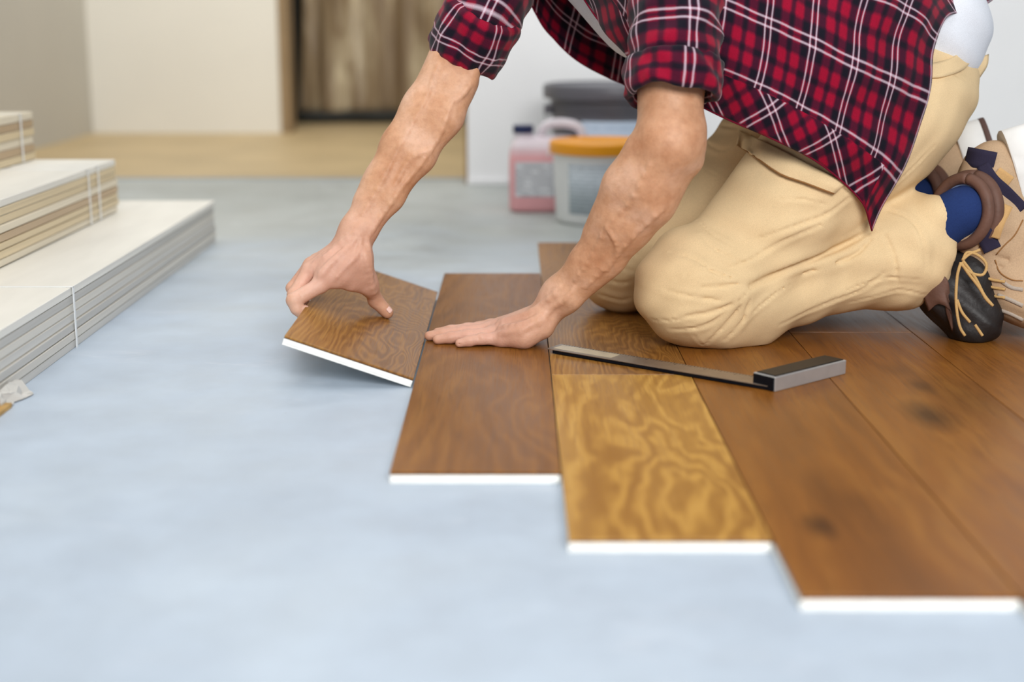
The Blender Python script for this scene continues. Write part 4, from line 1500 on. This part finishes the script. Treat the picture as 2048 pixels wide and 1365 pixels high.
def boot(off, name_label, detail=True):
    root_name = 'boot'
    o3 = np.asarray(off, float)
    b = Model()
    H = P(1992, 338, 2.315) + o3       # heel
    B = P(2066, 590, 2.255) + o3       # ball of the foot
    T = B + np.array([0.004, -0.02, -0.012])
    A = P(1930, 424, 2.265) + o3       # ankle opening
    fx = np.array([-0.78, -0.60, 0.10])
    fx /= np.linalg.norm(fx)
    b.chain([H, (H + B) / 2 + np.array([-0.006, 0, 0]), B], [0.045, 0.047, 0.048], 0.03)
    b.add(H + np.array([-0.012, 0, -0.02]), A - fx * 0.03, 0.046, 0.050, 0.03)
    b.add((H + B) / 2, A - fx * 0.022 + np.array([0, 0, -0.02]), 0.046, 0.048, 0.03)
    b.add((H + B) / 2 + np.array([-0.035, -0.01, -0.05]), B + np.array([-0.03, 0, 0.0]), 0.040, 0.040, 0.03)
    b.add(B, T, 0.046, 0.034, 0.03)
    b.cuts = [Model.prim(A + fx * 0.06, A - fx * 0.012, 0.044, 0.040, 0.006)]
    b.disp = lambda X: 0.0011 * np.sin(X[:, 2] * 160 + 3 * np.sin(X[:, 1] * 50)) * np.sin(X[:, 1] * 90 + X[:, 0] * 60)
    for k in range(4):
        q0 = (H + B) / 2 + np.array([-0.05 + 0.010 * k, -0.052, -0.03 - 0.018 * k])
        b.cuts.append(Model.prim(q0, q0 + np.array([0.07, 0.0, -0.022]), 0.0022, 0.0022, 0.004))
    V, Q = b.mesh(0.0042)
    V[:, 2] = np.maximum(V[:, 2], 0.0156)
    root = mesh_obj(root_name, V, Q, M['suede'], person)
    # sole: foot outline swept along the sole's own plane
    d = B - H
    d /= np.linalg.norm(d)
    nrm = np.array([0.93, -0.10, 0.34])
    nrm -= d * (nrm @ d)
    nrm /= np.linalg.norm(nrm)
    wv = np.cross(d, nrm)
    out = catmull([(-0.058, 0.0), (-0.050, 0.030), (-0.01, 0.043), (0.07, 0.040), (0.15, 0.047), (0.21, 0.047), (0.245, 0.034), (0.256, 0.0), (0.245, -0.034), (0.21, -0.047), (0.15, -0.045), (0.07, -0.038), (-0.01, -0.043), (-0.050, -0.030), (-0.058, 0.0)], 57)[:-1]

    def slab(name, t0, t1, mat, grow):
        Vv, Fc = [], []
        n = len(out)
        lv = [(t0, 0.0), (t0 + 0.002, 0.002), (t1 - 0.002, 0.002), (t1, 0.0)]
        for t, g in lv:
            for q in out:
                rr = 1 + (grow + g) / 0.05
                bend = 0.30 * max(0.0, q[0] - 0.19) ** 2 * 18
                p = H + d * (q[0] if q[0] < 0 else q[0]) + wv * q[1] * rr + nrm * (t - bend * 0.0)
                Vv.append(p)
        for j in range(len(lv) - 1):
            for i in range(n):
                k = (i + 1) % n
                Fc.append((j * n + i, j * n + k, (j + 1) * n + k, (j + 1) * n + i))
        Fc.append(tuple(range(n))[::-1])
        Fc.append(tuple((len(lv) - 1) * n + i for i in range(n)))
        Vv = np.array(Vv)
        Vv[:, 2] = np.maximum(Vv[:, 2], 0.0156)
        oo = from_np(name, Vv, Fc, mat, root)
        oo.data.set_sharp_from_angle(angle=math.radians(40))
        return oo
    slab('midsole', 0.020, 0.066, M['rubber_white'], 0.004)
    slab('outsole', 0.0662, 0.076, M['rubber_brown'], 0.006)
    # padded collar ring, sock
    e1 = np.array([0.10, -0.05, 1.0])
    e1 -= fx * (e1 @ fx)
    e1 /= np.linalg.norm(e1)
    e2 = np.cross(fx, e1)
    rg = lambda r1, r2, dx: [A + fx * dx + r1 * math.cos(t) * e1 + r2 * math.sin(t) * e2 for t in np.linspace(0, 2 * math.pi, 50)]
    tube('padded_collar', rg(0.053, 0.049, 0.010), 0.0095, M['leather_brown'], root, 12)
    tube('padded_collar', rg(0.057, 0.052, -0.009), 0.0110, M['leather_brown'], root, 12)
    tube('lining', rg(0.044, 0.041, 0.004), 0.007, M['sock_pale'], root, 10)
    leg_end = CF_L + np.array([-0.02, 0, -0.005]) if np.linalg.norm(o3) < 0.05 else A + np.array([-0.10, 0.0, 0.0])
    sk = [A - fx * 0.03, A + fx * 0.012, (A + leg_end) / 2 + fx * 0.012, leg_end]
    tube('sock', catmull(sk, 16), 0.040, M['sock'], root, 28)
    return root, b


bootL, bmL = boot((0, 0, 0), 'near')
bootR, bmR = boot(P(1895, 322, 2.58) - P(1992, 338, 2.315), 'far')


def on_boot(px, lift=0.002):
    out = []
    for q in px:
        h = bmL.trace(*q)
        if h is not None:
            out.append(outward(h, lift))
    return out


def strip(name, px, w, mat, lift=0.002, th=0.003):
    """flat band laid on the boot along a pixel path, half width w metres"""
    q = np.array(on_boot(catmull(np.array(px, float), 16), lift))
    if len(q) < 4:
        return
    T = np.gradient(q, axis=0)
    T /= np.linalg.norm(T, axis=1)[:, None] + 1e-9
    v = EYE - q
    v /= np.linalg.norm(v, axis=1)[:, None]
    s = np.cross(T, v)
    s /= np.linalg.norm(s, axis=1)[:, None] + 1e-9
    rows = [q - s * w, q, q + s * w]
    sheet(name, rows, mat, bootL, th, 5, 24)


for L in ([(2000, 560), (2022, 575), (2046, 580)], [(1996, 590), (2020, 600), (2046, 612)], [(2000, 620), (2022, 628), (2046, 640)]):
    q = on_boot(catmull(np.array(L, float), 14), -0.0012)
    if len(q) > 3:
        tube('toe_crease', q, 0.0036, M['suede_grey'], bootL, 8)
for L in ([(1992, 510), (2010, 490), (2030, 470), (2046, 440)], [(1990, 520), (2000, 545), (2024, 560), (2046, 562)]):
    q = on_boot(catmull(np.array(L, float), 14), 0.0004)
    if len(q) > 3:
        tube('stitching', q, 0.0011, M['khaki_dark'], bootL, 6)
strip('webbing', [(1925, 312), (1955, 318), (1990, 325)], 0.016, M['navy'])
strip('webbing', [(1965, 330), (1985, 360), (2012, 385), (2046, 420)], 0.010, M['navy'])
strip('webbing', [(1985, 500), (1975, 480), (1965, 465)], 0.014, M['navy'])
strip('webbing_tab', [(1992, 345), (2020, 365)], 0.010, M['strap_tan'], 0.004)
strip('webbing_tab', [(2012, 410), (1995, 445), (1985, 475)], 0.011, M['strap_tan'], 0.004)
tg = Model()
tg.chain([P(1918, 528, 2.275), P(1894, 585, 2.27), P(1938, 655, 2.25)], [0.028, 0.040, 0.034], 0.03)
tg.add(P(1950, 560, 2.262), P(1965, 640, 2.245), 0.030, 0.032, 0.03)
tg.disp = lambda X: 0.0018 * np.sin(X[:, 0] * 120 + X[:, 2] * 150 + 2 * np.sin(X[:, 1] * 60))
V, Q = tg.mesh(0.005)
V[:, 2] = np.maximum(V[:, 2], 0.0158)
mesh_obj('tongue', V, Q, M['black_leather'], bootL)
tgl = [P(1852, 560, 2.245), P(1872, 545, 2.232), P(1895, 560, 2.225), P(1900, 600, 2.225)]
sheet('tongue_flap', [tgl, [q + np.array([-0.004, 0.0, -0.018]) for q in tgl], [q + np.array([0.006, -0.006, -0.05]) for q in tgl]], M['leather_brown'], bootL, 0.004, 8, 16)
K = bmL.trace(1930, 520)
K = K if K is not None else P(1930, 520, 2.25)
KY = outward(K, 0.012)[1]
for L in ([(1925, 522), (1935, 505), (1958, 512), (1973, 530), (1965, 550), (1940, 545), (1922, 528)], [(1922, 525), (1935, 545), (1958, 575), (1972, 598), (1986, 612)], [(1926, 522), (1950, 555), (1968, 590), (1984, 610)],
          [(1922, 525), (1915, 550), (1912, 590), (1914, 625), (1920, 655), (1930, 672)], [(1914, 600), (1924, 625), (1940, 645)], [(1950, 650), (1965, 672)], [(1925, 520), (1940, 508), (1960, 500)]):
    tube('lace', catmull([P(a, b_, 2.205 - 0.00012 * (b_ - 520)) for a, b_ in L], 28), 0.0024, M['lace'], bootL, 7)
for yy in (560, 575, 592):
    q = on_boot([(1965, yy - 8), (1985, yy), (2010, yy + 4)], 0.002)
    if len(q) == 3:
        tube('lace', catmull(q, 12), 0.0024, M['lace'], bootL, 7)
